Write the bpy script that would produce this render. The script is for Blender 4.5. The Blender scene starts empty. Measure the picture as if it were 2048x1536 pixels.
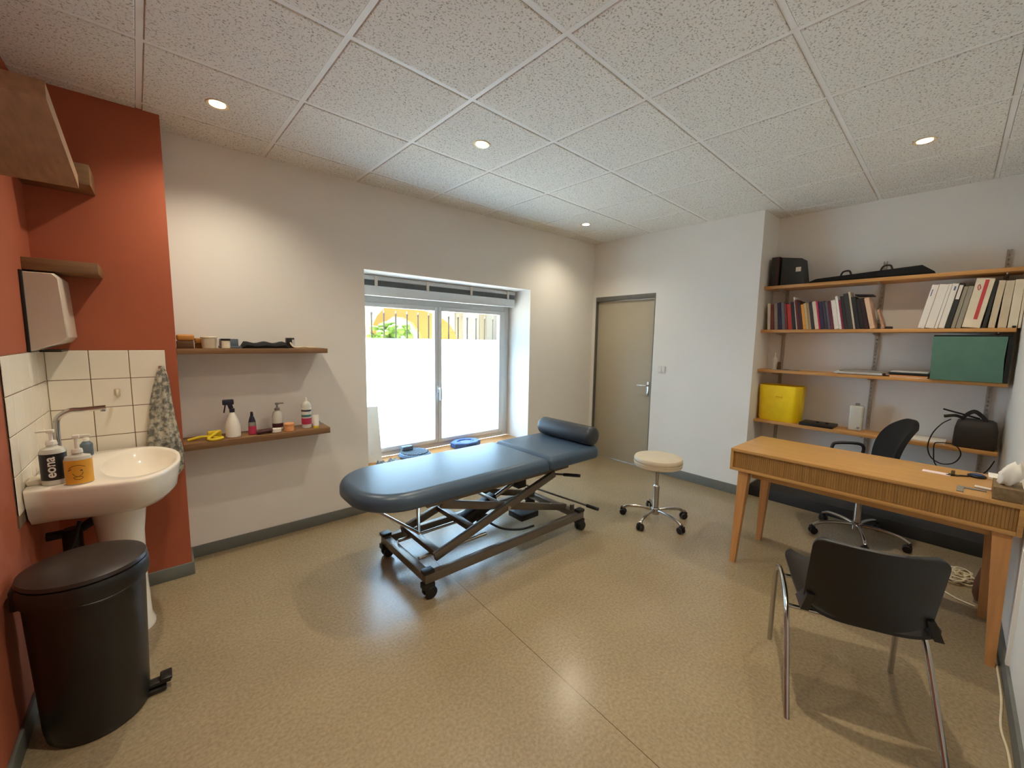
import bpy, bmesh, math, random
from mathutils import Vector, Matrix, Euler
random.seed(7)
C = bpy.context.scene.collection
PI = math.pi
V = Vector

# ------------------------------------------------------------------ materials
def lin(c):
    out = []
    for v in c:
        v = v / 255.0
        out.append(v / 12.92 if v <= 0.04045 else ((v + 0.055) / 1.055) ** 2.4)
    return out + [1.0]

def mat(name, rgb, rough=0.5, metal=0.0, spec=0.5, var=0.06, scale=18.0, bump=0.0, bscale=60.0, stretch=None):
    """principled surface with a procedural noise variation of the base colour"""
    m = bpy.data.materials.new(name); m.use_nodes = True
    nt = m.node_tree; b = nt.nodes['Principled BSDF']
    b.inputs['Roughness'].default_value = rough
    b.inputs['Metallic'].default_value = metal
    b.inputs['Specular IOR Level'].default_value = spec
    tc = nt.nodes.new('ShaderNodeTexCoord'); src = tc.outputs['Object']
    if stretch:
        mp = nt.nodes.new('ShaderNodeMapping'); mp.inputs['Scale'].default_value = stretch
        nt.links.new(src, mp.inputs['Vector']); src = mp.outputs['Vector']
    n = nt.nodes.new('ShaderNodeTexNoise'); n.inputs['Scale'].default_value = scale; n.inputs['Detail'].default_value = 3
    nt.links.new(src, n.inputs['Vector'])
    r = nt.nodes.new('ShaderNodeValToRGB')
    c = lin(rgb)
    r.color_ramp.elements[0].position = 0.3; r.color_ramp.elements[1].position = 0.7
    r.color_ramp.elements[0].color = [min(1, x * (1 - var)) for x in c[:3]] + [1]
    r.color_ramp.elements[1].color = [min(1, x * (1 + var)) for x in c[:3]] + [1]
    nt.links.new(n.outputs['Fac'], r.inputs['Fac']); nt.links.new(r.outputs['Color'], b.inputs['Base Color'])
    if bump:
        n2 = nt.nodes.new('ShaderNodeTexNoise'); n2.inputs['Scale'].default_value = bscale; n2.inputs['Detail'].default_value = 4
        nt.links.new(src, n2.inputs['Vector'])
        bp = nt.nodes.new('ShaderNodeBump'); bp.inputs['Strength'].default_value = bump; bp.inputs['Distance'].default_value = 0.01
        nt.links.new(n2.outputs['Fac'], bp.inputs['Height']); nt.links.new(bp.outputs['Normal'], b.inputs['Normal'])
    return m

def wood(name, rgb, rough=0.5, axis='y', var=0.16):
    st = {'x': (1.2, 22, 22), 'y': (22, 1.2, 22), 'z': (22, 22, 1.2)}[axis]
    return mat(name, rgb, rough, var=var, scale=2.2, stretch=st, bump=0.04, bscale=3)

WHITE = mat('white wall paint', (232, 228, 220), .85, var=.015, scale=3, bump=.03, bscale=120)
RED = mat('terracotta wall paint', (168, 87, 56), .8, var=.04, scale=4, bump=.04, bscale=120)
SKIRT = mat('grey green skirting', (108, 110, 104), .55, var=.05)
PLINTH = mat('black plinth', (38, 37, 36), .6)
TILE = mat('glazed white tile', (238, 229, 212), .18, var=.03, scale=5)
GROUT = mat('brown grout', (120, 98, 74), .9)
DOORM = mat('beige door paint', (180, 169, 145), .5, var=.02, scale=3)
DFRAME = mat('grey door frame', (104, 102, 96), .5)
PVC = mat('white window plastic', (214, 218, 220), .35, var=.02)
SILL = wood('oak sill', (196, 142, 84), .35, 'x')
OAK = wood('oak desk', (186, 140, 80), .42, 'y', .12)
OAKZ = wood('oak leg', (190, 136, 82), .45, 'z', .12)
SLAT = wood('desk slats', (152, 112, 58), .5, 'z', .18)
PINE = wood('pine shelf', (196, 142, 80), .5, 'y', .14)
BRWOOD = wood('brown shelf', (128, 94, 60), .55, 'x', .18)
BRWOOD2 = wood('brown shelf along wall', (160, 124, 92), .55, 'y', .16)
CHROME = mat('chrome', (186, 184, 180), .18, 1.0, var=.02)
STEEL = mat('brushed steel', (196, 190, 180), .3, 1.0, var=.03)
GREYMET = mat('grey painted steel', (112, 104, 94), .32, .55, var=.04)
BLACKPL = mat('black plastic', (16, 15, 15), .45, var=.1)
BINPL = mat('black bin plastic', (26, 24, 22), .38, var=.1)
BINLID = mat('dark brown bin lid', (44, 37, 33), .35, var=.08)
BLACKFAB = mat('black mesh fabric', (16, 16, 17), .9, var=.2, scale=300)
VINYL = mat('slate blue vinyl', (64, 82, 100), .34, var=.04, scale=8, bump=.04, bscale=90)
VINYLD = mat('dark slate vinyl', (48, 52, 56), .4, var=.05, scale=8, bump=.05, bscale=90)
CREAM = mat('cream leatherette', (208, 194, 168), .45, var=.03)
CERAMIC = mat('white ceramic', (238, 228, 212), .08, var=.015, spec=.6)
DISP = mat('white plastic dispenser', (206, 192, 174), .3, var=.02)
WHITEPL = mat('white plastic', (226, 220, 208), .35, var=.02)
PAPER = mat('white paper', (232, 226, 214), .8, var=.03)
BLUEFOAM = mat('blue foam', (58, 92, 150), .6, var=.08)
BLUERUB = mat('grey blue rubber', (78, 100, 130), .5, var=.06)
SLATERUB = mat('slate rubber', (92, 106, 118), .55, var=.06)
GREYCLOTH = mat('grey cloth', (120, 128, 130), .95, var=.35, scale=60)
YELLOW = mat('yellow plastic', (242, 206, 20), .4, var=.05)
YELSTRAP = mat('yellow strap', (214, 186, 30), .6, var=.08)
GREENF = mat('green fabric', (84, 120, 104), .85, var=.08, scale=9, bump=.08, bscale=12)
CLEAR = mat('translucent plastic', (200, 198, 186), .25, var=.02)
NAVY = mat('navy plastic', (26, 26, 48), .4)
PINK = mat('pink red plastic', (186, 52, 84), .4)
MAROON = mat('dark maroon plastic', (72, 30, 34), .45)
ORANGEP = mat('peach plastic', (226, 158, 104), .45)
RAILM = mat('grey enamelled rail', (172, 162, 146), .45)
TEAL = mat('teal plastic', (60, 110, 112), .45)
AMBERW = wood('amber wood', (176, 116, 44), .5, 'x')
DKWOOD = wood('dark wood', (84, 52, 22), .55, 'x')
TISSUEB = wood('grey wood tissue box', (122, 100, 68), .6, 'x', .25)
BLACKL = mat('black label', (20, 18, 20), .45)
ORANGEL = mat('orange label', (222, 160, 50), .45, var=.06)
BROWNL = mat('brown line print', (88, 60, 22), .6)
BLUEB = mat('blue badge', (42, 64, 110), .45)
REDP = mat('red plastic', (204, 62, 44), .45)
GREYP = mat('grey plastic', (132, 128, 120), .5)
SILVER = mat('silver casing', (200, 197, 192), .4)
ORANGEPAPER = mat('orange folder', (224, 150, 84), .7)
PINKPAPER = mat('pale pink paper', (226, 206, 204), .8)
BROWNLEA = mat('brown leather', (98, 56, 28), .55, var=.12)
CREAMBOX = mat('cream card', (224, 212, 186), .7, var=.05)
BEIGEBOX = mat('beige card', (206, 190, 162), .7, var=.05)
GREYBOX = mat('grey card', (150, 144, 128), .7, var=.05)
WBOX = mat('white card', (228, 222, 212), .65, var=.03)
REDBAND = mat('red print', (196, 66, 66), .65)
BLUEP = mat('blue print', (84, 104, 140), .65)
DGREY = mat('dark grey card', (40, 41, 38), .6)
CABLEW = mat('cream cable', (222, 208, 176), .5)
BAG = mat('dark brown bag', (48, 43, 39), .7, var=.1)
OCHRE = mat('ochre render', (150, 116, 58), .9, var=.06, scale=2)
FACADE = mat('white facade', (146, 147, 142), .9, var=.03, scale=1)
BEIGEF = mat('beige facade', (138, 130, 110), .9, var=.03, scale=1)
IRON = mat('dark iron bar', (74, 72, 70), .5, .3)
LEAF = mat('green leaves', (84, 116, 36), .8, var=.3, scale=6)
GROUND = mat('pale outdoor paving', (206, 198, 180), .9, var=.05, scale=3)

def mat_towel():
    m = mat('grey marbled towel', (150, 148, 136), .95, bump=.4, bscale=220)
    nt = m.node_tree; b = nt.nodes['Principled BSDF']
    n = [x for x in nt.nodes if x.bl_idname == 'ShaderNodeTexNoise'][0]
    n.inputs['Scale'].default_value = 42; n.inputs['Detail'].default_value = 5
    r = [x for x in nt.nodes if x.bl_idname == 'ShaderNodeValToRGB'][0]
    r.color_ramp.elements[0].position = .4; r.color_ramp.elements[0].color = lin((112, 112, 106))
    r.color_ramp.elements[1].position = .6; r.color_ramp.elements[1].color = lin((196, 190, 172))
    return m
TOWEL = mat_towel()

def mat_floor():
    m = bpy.data.materials.new('speckled vinyl floor'); m.use_nodes = True
    nt = m.node_tree; b = nt.nodes['Principled BSDF']; L = nt.links.new
    tc = nt.nodes.new('ShaderNodeTexCoord')
    n1 = nt.nodes.new('ShaderNodeTexNoise'); n1.inputs['Scale'].default_value = 75; n1.inputs['Detail'].default_value = 4
    n2 = nt.nodes.new('ShaderNodeTexNoise'); n2.inputs['Scale'].default_value = 2.5; n2.inputs['Detail'].default_value = 3
    L(tc.outputs['Object'], n1.inputs['Vector']); L(tc.outputs['Object'], n2.inputs['Vector'])
    mx = nt.nodes.new('ShaderNodeMath'); mx.operation = 'MULTIPLY_ADD'; mx.inputs[1].default_value = .35
    L(n2.outputs['Fac'], mx.inputs[0]); L(n1.outputs['Fac'], mx.inputs[2])
    r = nt.nodes.new('ShaderNodeValToRGB'); e = r.color_ramp.elements
    e[0].position = .48; e[0].color = lin((136, 120, 93)); e[1].position = .86; e[1].color = lin((158, 141, 112))
    L(mx.outputs[0], r.inputs['Fac'])
    # welded seam of the vinyl sheet: a thin dark line running away from the door wall side
    sp = nt.nodes.new('ShaderNodeSeparateXYZ'); L(tc.outputs['Object'], sp.inputs[0])
    ln = nt.nodes.new('ShaderNodeMath'); ln.operation = 'MULTIPLY_ADD'; ln.inputs[1].default_value = -.0407; L(sp.outputs['Y'], ln.inputs[0]); L(sp.outputs['X'], ln.inputs[2])
    sb = nt.nodes.new('ShaderNodeMath'); sb.operation = 'SUBTRACT'; sb.inputs[1].default_value = 1.219; L(ln.outputs[0], sb.inputs[0])
    ab = nt.nodes.new('ShaderNodeMath'); ab.operation = 'ABSOLUTE'; L(sb.outputs[0], ab.inputs[0])
    lt = nt.nodes.new('ShaderNodeMath'); lt.operation = 'LESS_THAN'; lt.inputs[1].default_value = .0016; L(ab.outputs[0], lt.inputs[0])
    mc = nt.nodes.new('ShaderNodeMix'); mc.data_type = 'RGBA'
    mc.inputs[7].default_value = lin((92, 72, 48)); L(lt.outputs[0], mc.inputs[0]); L(r.outputs['Color'], mc.inputs[6])
    L(mc.outputs[2], b.inputs['Base Color'])
    b.inputs['Roughness'].default_value = .24; b.inputs['Specular IOR Level'].default_value = .62
    return m
FLOOR = mat_floor()

def mat_ceil():
    m = bpy.data.materials.new('fissured mineral ceiling tile'); m.use_nodes = True
    nt = m.node_tree; b = nt.nodes['Principled BSDF']; L = nt.links.new
    tc = nt.nodes.new('ShaderNodeTexCoord')
    n = nt.nodes.new('ShaderNodeTexNoise'); n.inputs['Scale'].default_value = 115; n.inputs['Detail'].default_value = 5; n.inputs['Distortion'].default_value = .6
    L(tc.outputs['Object'], n.inputs['Vector'])
    r = nt.nodes.new('ShaderNodeValToRGB'); e = r.color_ramp.elements
    e[0].position = .36; e[0].color = lin((172, 168, 156)); e[1].position = .45; e[1].color = lin((234, 231, 222))
    L(n.outputs['Fac'], r.inputs['Fac']); L(r.outputs['Color'], b.inputs['Base Color'])
    bp = nt.nodes.new('ShaderNodeBump'); bp.inputs['Strength'].default_value = .3; bp.inputs['Distance'].default_value = .004
    L(r.outputs['Color'], bp.inputs['Height']); L(bp.outputs['Normal'], b.inputs['Normal'])
    b.inputs['Roughness'].default_value = .95; b.inputs['Specular IOR Level'].default_value = .1
    return m
CEIL = mat_ceil()
TEE = mat('white ceiling rail', (236, 234, 228), .5, var=.02)

def mat_glass():
    m = bpy.data.materials.new('window glass'); m.use_nodes = True
    nt = m.node_tree; nt.nodes.clear(); L = nt.links.new
    o = nt.nodes.new('ShaderNodeOutputMaterial'); mx = nt.nodes.new('ShaderNodeMixShader')
    t = nt.nodes.new('ShaderNodeBsdfTransparent'); t.inputs[0].default_value = (.95, .97, .97, 1)
    g = nt.nodes.new('ShaderNodeBsdfGlossy'); g.inputs['Roughness'].default_value = .02
    mx.inputs[0].default_value = .05
    L(t.outputs[0], mx.inputs[1]); L(g.outputs[0], mx.inputs[2]); L(mx.outputs[0], o.inputs[0])
    return m
GLASS = mat_glass()
def mat_film():
    m = bpy.data.materials.new('frosted privacy film'); m.use_nodes = True
    nt = m.node_tree; nt.nodes.clear(); L = nt.links.new
    o = nt.nodes.new('ShaderNodeOutputMaterial'); mx = nt.nodes.new('ShaderNodeMixShader')
    n = nt.nodes.new('ShaderNodeTexNoise'); n.inputs['Scale'].default_value = 3
    r = nt.nodes.new('ShaderNodeValToRGB')
    r.color_ramp.elements[0].color = (.66, .82, .97, 1); r.color_ramp.elements[1].color = (.70, .84, .98, 1)
    L(n.outputs['Fac'], r.inputs['Fac'])
    t = nt.nodes.new('ShaderNodeBsdfTranslucent'); d = nt.nodes.new('ShaderNodeBsdfDiffuse')
    L(r.outputs[0], t.inputs[0]); d.inputs[0].default_value = (.9, .92, .93, 1)
    mx.inputs[0].default_value = .06
    L(t.outputs[0], mx.inputs[1]); L(d.outputs[0], mx.inputs[2]); L(mx.outputs[0], o.inputs[0])
    return m
FILM = mat_film()
def mat_emit(name, rgb, s):
    m = bpy.data.materials.new(name); m.use_nodes = True
    nt = m.node_tree; nt.nodes.clear()
    o = nt.nodes.new('ShaderNodeOutputMaterial'); e = nt.nodes.new('ShaderNodeEmission')
    e.inputs[0].default_value = list(rgb) + [1]; e.inputs[1].default_value = s
    nt.links.new(e.outputs[0], o.inputs[0]); return m
BULB = mat_emit('lit halogen bulb', (1, .82, .55), 26)
RING = mat('warm brass lamp ring', (214, 196, 160), .35, .5)

# ------------------------------------------------------------------ geometry helpers
class G:
    def __init__(self): self.bm = bmesh.new()
    def add(self, tb, M=None):
        if M is not None: bmesh.ops.transform(tb, matrix=M, verts=tb.verts)
        me = bpy.data.meshes.new('t'); tb.to_mesh(me); tb.free()
        self.bm.from_mesh(me); bpy.data.meshes.remove(me); return self
    def box(self, x0, x1, y0, y1, z0, z1, bev=0.0, seg=2, M=None):
        tb = bmesh.new(); bmesh.ops.create_cube(tb, size=1)
        for v in tb.verts:
            v.co = V(((x0 + x1) / 2 + v.co.x * (x1 - x0), (y0 + y1) / 2 + v.co.y * (y1 - y0), (z0 + z1) / 2 + v.co.z * (z1 - z0)))
        if bev: bmesh.ops.bevel(tb, geom=list(tb.edges), offset=bev, segments=seg, affect='EDGES', profile=.5)
        return self.add(tb, M)
    def beam(self, p0, p1, w, h, bev=0.0, up=(0, 0, 1)):
        """rectangular bar from p0 to p1, w across, h along 'up'"""
        p0, p1 = V(p0), V(p1); d = p1 - p0; L = d.length; d.normalize()
        s = V(up).cross(d)
        if s.length < 1e-5: s = V((0, 1, 0)).cross(d)
        s.normalize(); u = d.cross(s)
        M = Matrix((d, s, u)).transposed().to_4x4(); M.translation = p0
        return self.box(0, L, -w / 2, w / 2, -h / 2, h / 2, bev, 2, M)
    def cyl(self, p0, p1, r0, r1=None, seg=20, bev=0):
        r1 = r0 if r1 is None else r1
        p0, p1 = V(p0), V(p1); d = p1 - p0
        q = d.to_track_quat('Z', 'Y').to_matrix().to_4x4(); q.translation = p0
        L = d.length
        pr = [(0, 0), (r0, 0), (r1, L), (0, L)]
        if bev: pr = [(0, 0), (r0 - bev, 0), (r0, bev), (r1, L - bev), (r1 - bev, L), (0, L)]
        return self.lathe(pr, (0, 0, 0), seg, q)
    def lathe(self, prof, c=(0, 0, 0), seg=28, M=None, sx=1, sy=1):
        tb = bmesh.new(); rings = []
        for r, z in prof:
            if r < 1e-6: rings.append([tb.verts.new((c[0], c[1], c[2] + z))])
            else: rings.append([tb.verts.new((c[0] + sx * r * math.cos(2 * PI * i / seg), c[1] + sy * r * math.sin(2 * PI * i / seg), c[2] + z)) for i in range(seg)])
        for a, b in zip(rings, rings[1:]):
            for i in range(seg):
                j = (i + 1) % seg
                if len(a) == 1 and len(b) == 1: continue
                if len(a) == 1: tb.faces.new((a[0], b[j], b[i]))
                elif len(b) == 1: tb.faces.new((a[i], a[j], b[0]))
                else: tb.faces.new((a[i], a[j], b[j], b[i]))
        bmesh.ops.recalc_face_normals(tb, faces=tb.faces)
        return self.add(tb, M)
    def loft(self, rings, cap=True, M=None):
        tb = bmesh.new(); R = [[tb.verts.new(p) for p in r] for r in rings]
        n = len(R[0])
        for a, b in zip(R, R[1:]):
            for i in range(n):
                j = (i + 1) % n
                tb.faces.new((a[i], a[j], b[j], b[i]))
        if cap:
            tb.faces.new(list(reversed(R[0]))); tb.faces.new(R[-1])
        bmesh.ops.recalc_face_normals(tb, faces=tb.faces)
        return self.add(tb, M)
    def tube(self, pts, r, seg=10, sm=6, closed=False):
        P = [V(p) for p in pts]
        if sm and len(P) > 2:
            Q = []; n = len(P)
            rng = range(n if closed else n - 1)
            for i in rng:
                if closed: a, b, c, d = P[i - 1], P[i], P[(i + 1) % n], P[(i + 2) % n]
                else: a, b, c, d = P[max(i - 1, 0)], P[i], P[i + 1], P[min(i + 2, n - 1)]
                for k in range(sm):
                    t = k / sm
                    Q.append(.5 * ((2 * b) + (c - a) * t + (2 * a - 5 * b + 4 * c - d) * t * t + (3 * b - a - 3 * c + d) * t ** 3))
            if not closed: Q.append(P[-1])
            P = Q
        n = len(P); T = []
        for i in range(n):
            if closed: t = P[(i + 1) % n] - P[i - 1]
            else: t = P[min(i + 1, n - 1)] - P[max(i - 1, 0)]
            T.append(t.normalized())
        u = T[0].orthogonal().normalized(); rings = []
        for i in range(n):
            u = (u - T[i] * u.dot(T[i]))
            if u.length < 1e-6: u = T[i].orthogonal()
            u.normalize(); w = T[i].cross(u)
            rr = r[i * len(r) // n] if isinstance(r, (list, tuple)) else r
            rings.append([P[i] + rr * (math.cos(2 * PI * k / seg) * u + math.sin(2 * PI * k / seg) * w) for k in range(seg)])
        if closed: rings.append(rings[0])
        return self.loft(rings, cap=not closed)
    def prism(self, poly, axis, d0, d1, M=None):
        """polygon in the plane normal to axis (x: (y,z); y: (x,z); z: (x,y)), from d0 to d1"""
        f = {'x': lambda p, d: (d, p[0], p[1]), 'y': lambda p, d: (p[0], d, p[1]), 'z': lambda p, d: (p[0], p[1], d)}[axis]
        return self.loft([[f(p, d0) for p in poly], [f(p, d1) for p in poly]], True, M)
    def sheet(self, fn, nu, nv, th):
        """thick curved sheet: fn(u,v)->(point, normal)"""
        top = [[None] * (nv + 1) for _ in range(nu + 1)]; bot = [[None] * (nv + 1) for _ in range(nu + 1)]
        tb = bmesh.new()
        for i in range(nu + 1):
            for j in range(nv + 1):
                p, nn = fn(i / nu, j / nv); p = V(p); nn = V(nn).normalized()
                top[i][j] = tb.verts.new(p + nn * th / 2); bot[i][j] = tb.verts.new(p - nn * th / 2)
        for i in range(nu):
            for j in range(nv):
                tb.faces.new((top[i][j], top[i + 1][j], top[i + 1][j + 1], top[i][j + 1]))
                tb.faces.new((bot[i][j], bot[i][j + 1], bot[i + 1][j + 1], bot[i + 1][j]))
        for i in range(nu):
            for j in (0, nv):
                tb.faces.new((top[i][j], bot[i][j], bot[i + 1][j], top[i + 1][j]))
        for j in range(nv):
            for i in (0, nu):
                tb.faces.new((top[i][j], top[i][j + 1], bot[i][j + 1], bot[i][j]))
        bmesh.ops.recalc_face_normals(tb, faces=tb.faces)
        return self.add(tb)
    def ball(self, c, r, sx=1, sy=1, sz=1, seg=18):
        pr = [(r * math.sin(PI * i / 10), -r * sz * math.cos(PI * i / 10)) for i in range(11)]
        pr[0] = (0, -r * sz); pr[-1] = (0, r * sz)
        return self.lathe(pr, c, seg, None, sx, sy)

WM = {}                                    # world matrix of every root / part
def obj(name, g, m, parent=None, sharp=35, local=False, subsurf=0):
    """one mesh object; geometry given in world coordinates unless local"""
    me = bpy.data.meshes.new(name)
    if parent is not None and not local:
        bmesh.ops.transform(g.bm, matrix=WM[parent].inverted(), verts=g.bm.verts)
    bmesh.ops.recalc_face_normals(g.bm, faces=g.bm.faces)
    g.bm.to_mesh(me); g.bm.free()
    me.materials.append(m)
    me.shade_smooth(); me.set_sharp_from_angle(angle=math.radians(sharp))
    o = bpy.data.objects.new(name, me); C.objects.link(o)
    if parent is not None: o.parent = parent; WM[o] = WM[parent]
    else: WM[o] = Matrix.Identity(4)
    if subsurf:
        s = o.modifiers.new('s', 'SUBSURF'); s.levels = subsurf; s.render_levels = subsurf
    return o
def tag(o, label, cat, group=None):
    o['label'] = label; o['category'] = cat
    if group: o['group'] = group
    return o
def thing(name, label, cat, loc=(0, 0, 0), rz=0.0, group=None):
    o = bpy.data.objects.new(name, None); o.empty_display_size = .05; C.objects.link(o)
    o.location = loc; o.rotation_euler = (0, 0, rz)
    WM[o] = Matrix.Translation(V(loc)) @ Matrix.Rotation(rz, 4, 'Z')
    return tag(o, label, cat, group)
def single(name, g, m, label, cat, origin, group=None, sharp=35):
    """a thing that is one mesh: world geometry, origin moved to its base"""
    bmesh.ops.translate(g.bm, vec=-V(origin), verts=g.bm.verts)
    o = obj(name, g, m, None, sharp); o.location = origin; WM[o] = Matrix.Translation(V(origin))
    return tag(o, label, cat, group)
def part(name, g, m, parent, label=None, sharp=35, local=False):
    o = obj(name, g, m, parent, sharp, local)
    if label: o['label'] = label
    return o
def struct(name, g, m, parent=None, sharp=35):
    o = obj(name, g, m, parent, sharp)
    if parent is None: o['kind'] = 'structure'
    return o
def dup(root, loc, rz=None, label=None):
    r = root.copy(); C.objects.link(r); r.location = loc
    if rz is not None: r.rotation_euler = (0, 0, rz)
    if label: r['label'] = label
    for ch in list(root.children):
        c = ch.copy(); C.objects.link(c); c.parent = r
        for s in list(ch.children):
            d = s.copy(); C.objects.link(d); d.parent = c
    return r
def text_geo(s, size, depth, M):
    cu = bpy.data.curves.new('txt', 'FONT'); cu.body = s; cu.size = size; cu.extrude = depth / 2
    cu.align_x = 'CENTER'; cu.align_y = 'CENTER'; cu.offset = size * .02
    o = bpy.data.objects.new('txt', cu); C.objects.link(o)
    bpy.context.view_layer.update()
    me = bpy.data.meshes.new_from_object(o.evaluated_get(bpy.context.evaluated_depsgraph_get()))
    bpy.data.objects.remove(o); bpy.data.curves.remove(cu)
    g = G(); me.transform(M); g.bm.from_mesh(me); bpy.data.meshes.remove(me)
    return g

# ------------------------------------------------------------------ the room
H = 2.707; XD = 4.238; XS = 4.636; YW = 3.340; YC = 1.423; XL = -.465; YN = 3.115; XN = .065
WX0, WX1, WZ0, WZ1 = 1.279, 3.132, .345, 2.042        # window opening
WO = 3.86                                              # outer face of the window wall
GR = math.radians(1.9282)                              # ceiling grid and right wall are turned by this
def yr(x): return -.2 + math.tan(GR) * (x - 2.8)       # right wall line

g = G(); g.box(-.8, 5.0, -.6, WO, -.12, 0); struct('floor', g, FLOOR)
g = G()
g.box(-.62, WX0, YW, WO, 0, H + .1).box(WX1, 4.8, YW, WO, 0, H + .1)
g.box(WX0, WX1, YW, WO, WZ1, H + .1).box(WX0, WX1, YW, WO, 0, WZ0 - .03)
struct('wall_back', g, WHITE)
g = G(); g.box(-.62, XL, -.5, YW, 0, H + .1); struct('wall_left', g, RED)
g = G(); g.box(XL, XN, YN, YW, 0, H + .1); struct('wall_nib', g, RED)
DY0, DY1, DZ = 2.463, 3.292, 2.041
g = G(); g.box(XD, XD + .1, DY1, YW, 0, H + .1).box(XD, XD + .1, DY0, DY1, DZ, H + .1)
g.box(XD, XD + .1, YC, DY0, 0, H + .1).box(XD + .1, XS + .1, YC, YC + .1, 0, H + .1)
struct('wall_door', g, WHITE)
g = G(); g.box(XS, XS + .1, -.4, YC + .1, 0, H + .1); struct('wall_alcove', g, WHITE)
g = G(); g.prism([(-.62, yr(-.62)), (XS + .1, yr(XS + .1)), (XS + .1, -.5), (-.62, -.5)], 'z', 0, H + .1); struct('wall_right', g, WHITE)

# skirting boards
g = G(); g.box(XN, XD, YW - .012, YW, 0, .08, .003); struct('baseboard_back', g, SKIRT)
g = G(); g.box(XL, XN + .012, YN - .012, YN, 0, .08, .003).box(XN, XN + .012, YN, YW - .012, 0, .08); struct('baseboard_nib', g, SKIRT)
g = G(); g.box(XD - .012, XD, YC - .012, DY0, 0, .095, .003).box(XD, XS, YC - .012, YC, 0, .095); struct('baseboard_door', g, SKIRT)
g = G(); g.box(XL, XL + .012, -.3, YN - .012, 0, .08, .003); struct('baseboard_left', g, SKIRT)
g = G(); g.prism([(-.4, yr(-.4)), (4.3, yr(4.3)), (4.3, yr(4.3) + .012), (-.4, yr(-.4) + .012)], 'z', 0, .085); struct('baseboard_right', g, SKIRT)
g = G(); g.box(4.335, XS, -.13, YC - .02, 0, .105, .006); struct('trim_1', g, PLINTH)

# suspended ceiling: tees in a 625 mm grid, tiles hanging a few millimetres below
gx, gy, P = .0856, 3.0316, .625
Mg = Matrix.Rotation(GR, 4, 'Z')
g = G()
for a in range(-1, 7):
    for b in range(-2, 8):
        x0, y1 = gx + P * b, gy - P * a
        g.box(x0 + .014, x0 + P - .014, y1 - P + .014, y1 - .014, H - .004, H + .014, .003, 1, Mg)
struct('ceiling', g, CEIL)
g = G()
for a in range(-1, 8): g.box(-1.3, 5.4, gy - P * a - .012, gy - P * a + .012, H + .0005, H + .014, 0, 1, Mg)
for b in range(-2, 9): g.box(gx + P * b - .012, gx + P * b + .012, -1.2, 4.0, H, H + .0135, 0, 1, Mg)
g.box(-.6, 4.8, -.5, 3.6, H + .015, H + .03)
struct('trim_2', g, TEE)

# tiled splashback round the basin, one sheet per wall
def tiles(name, n_h, n_v, fn, back):
    g = G(); q = .156
    for i in range(n_h):
        for j in range(n_v):
            fn(g, i * q + .0018, (i + 1) * q - .0018, 1.402 - (j + 1) * q + .0018, 1.402 - j * q - .0018)
    t = struct(name, g, TILE)
    part('grout', back, GROUT, t)
def t1(g, a, b, z0, z1): g.box(max(.013 - b, XL + .0085), .013 - a, YN - .008, YN - .001, z0, z1, .0015, 1)
def t2(g, a, b, z0, z1): g.box(XL + .001, XL + .008, YN - .009 - b, YN - .009 - a, z0, z1, .0015, 1)
g = G(); g.box(XL + .001, .013, YN - .0055, YN, .73, 1.402)
tiles('trim_3', 4, 4, t1, g)
g = G(); g.box(XL, XL + .0055, YN - .009 - .156 * 5 + .06, YN - .006, .73, 1.402)
def t2b(g, a, b, z0, z1): t2(g, a, min(b, .72), z0, z1)
tiles('trim_4', 5, 4, t2b, g)

# door
d = bpy.data.objects.new('door_1', None); C.objects.link(d); d.location = (XD, 2.88, 0); d['kind'] = 'structure'; WM[d] = Matrix.Translation((XD, 2.88, 0))
g = G(); g.box(XD + .035, XD + .075, DY0 + .014, DY1 - .014, .008, 1.984, .002); part('door_leaf', g, DOORM, d)
g = G(); g.box(XD - .004, XD + .095, DY0, DY1, 1.988, DZ, .002).box(XD - .002, XD + .095, DY1 - .012, DY1, 0, 1.988).box(XD + .001, XD + .095, DY0, DY0 + .012, 0, 1.988)
part('door_frame', g, DFRAME, d)
g = G(); g.box(XD + .027, XD + .035, 2.508, 2.54, .865, 1.03, .003)
g.cyl((XD + .03, 2.524, .985), (XD - .022, 2.524, .985), .009).tube([(XD - .02, 2.518, .985), (XD - .024, 2.56, .987), (XD - .022, 2.635, .982)], .0085)
g.cyl((XD + .028, 2.524, .9), (XD + .02, 2.524, .9), .009)
part('door_handle', g, STEEL, d)

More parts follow.
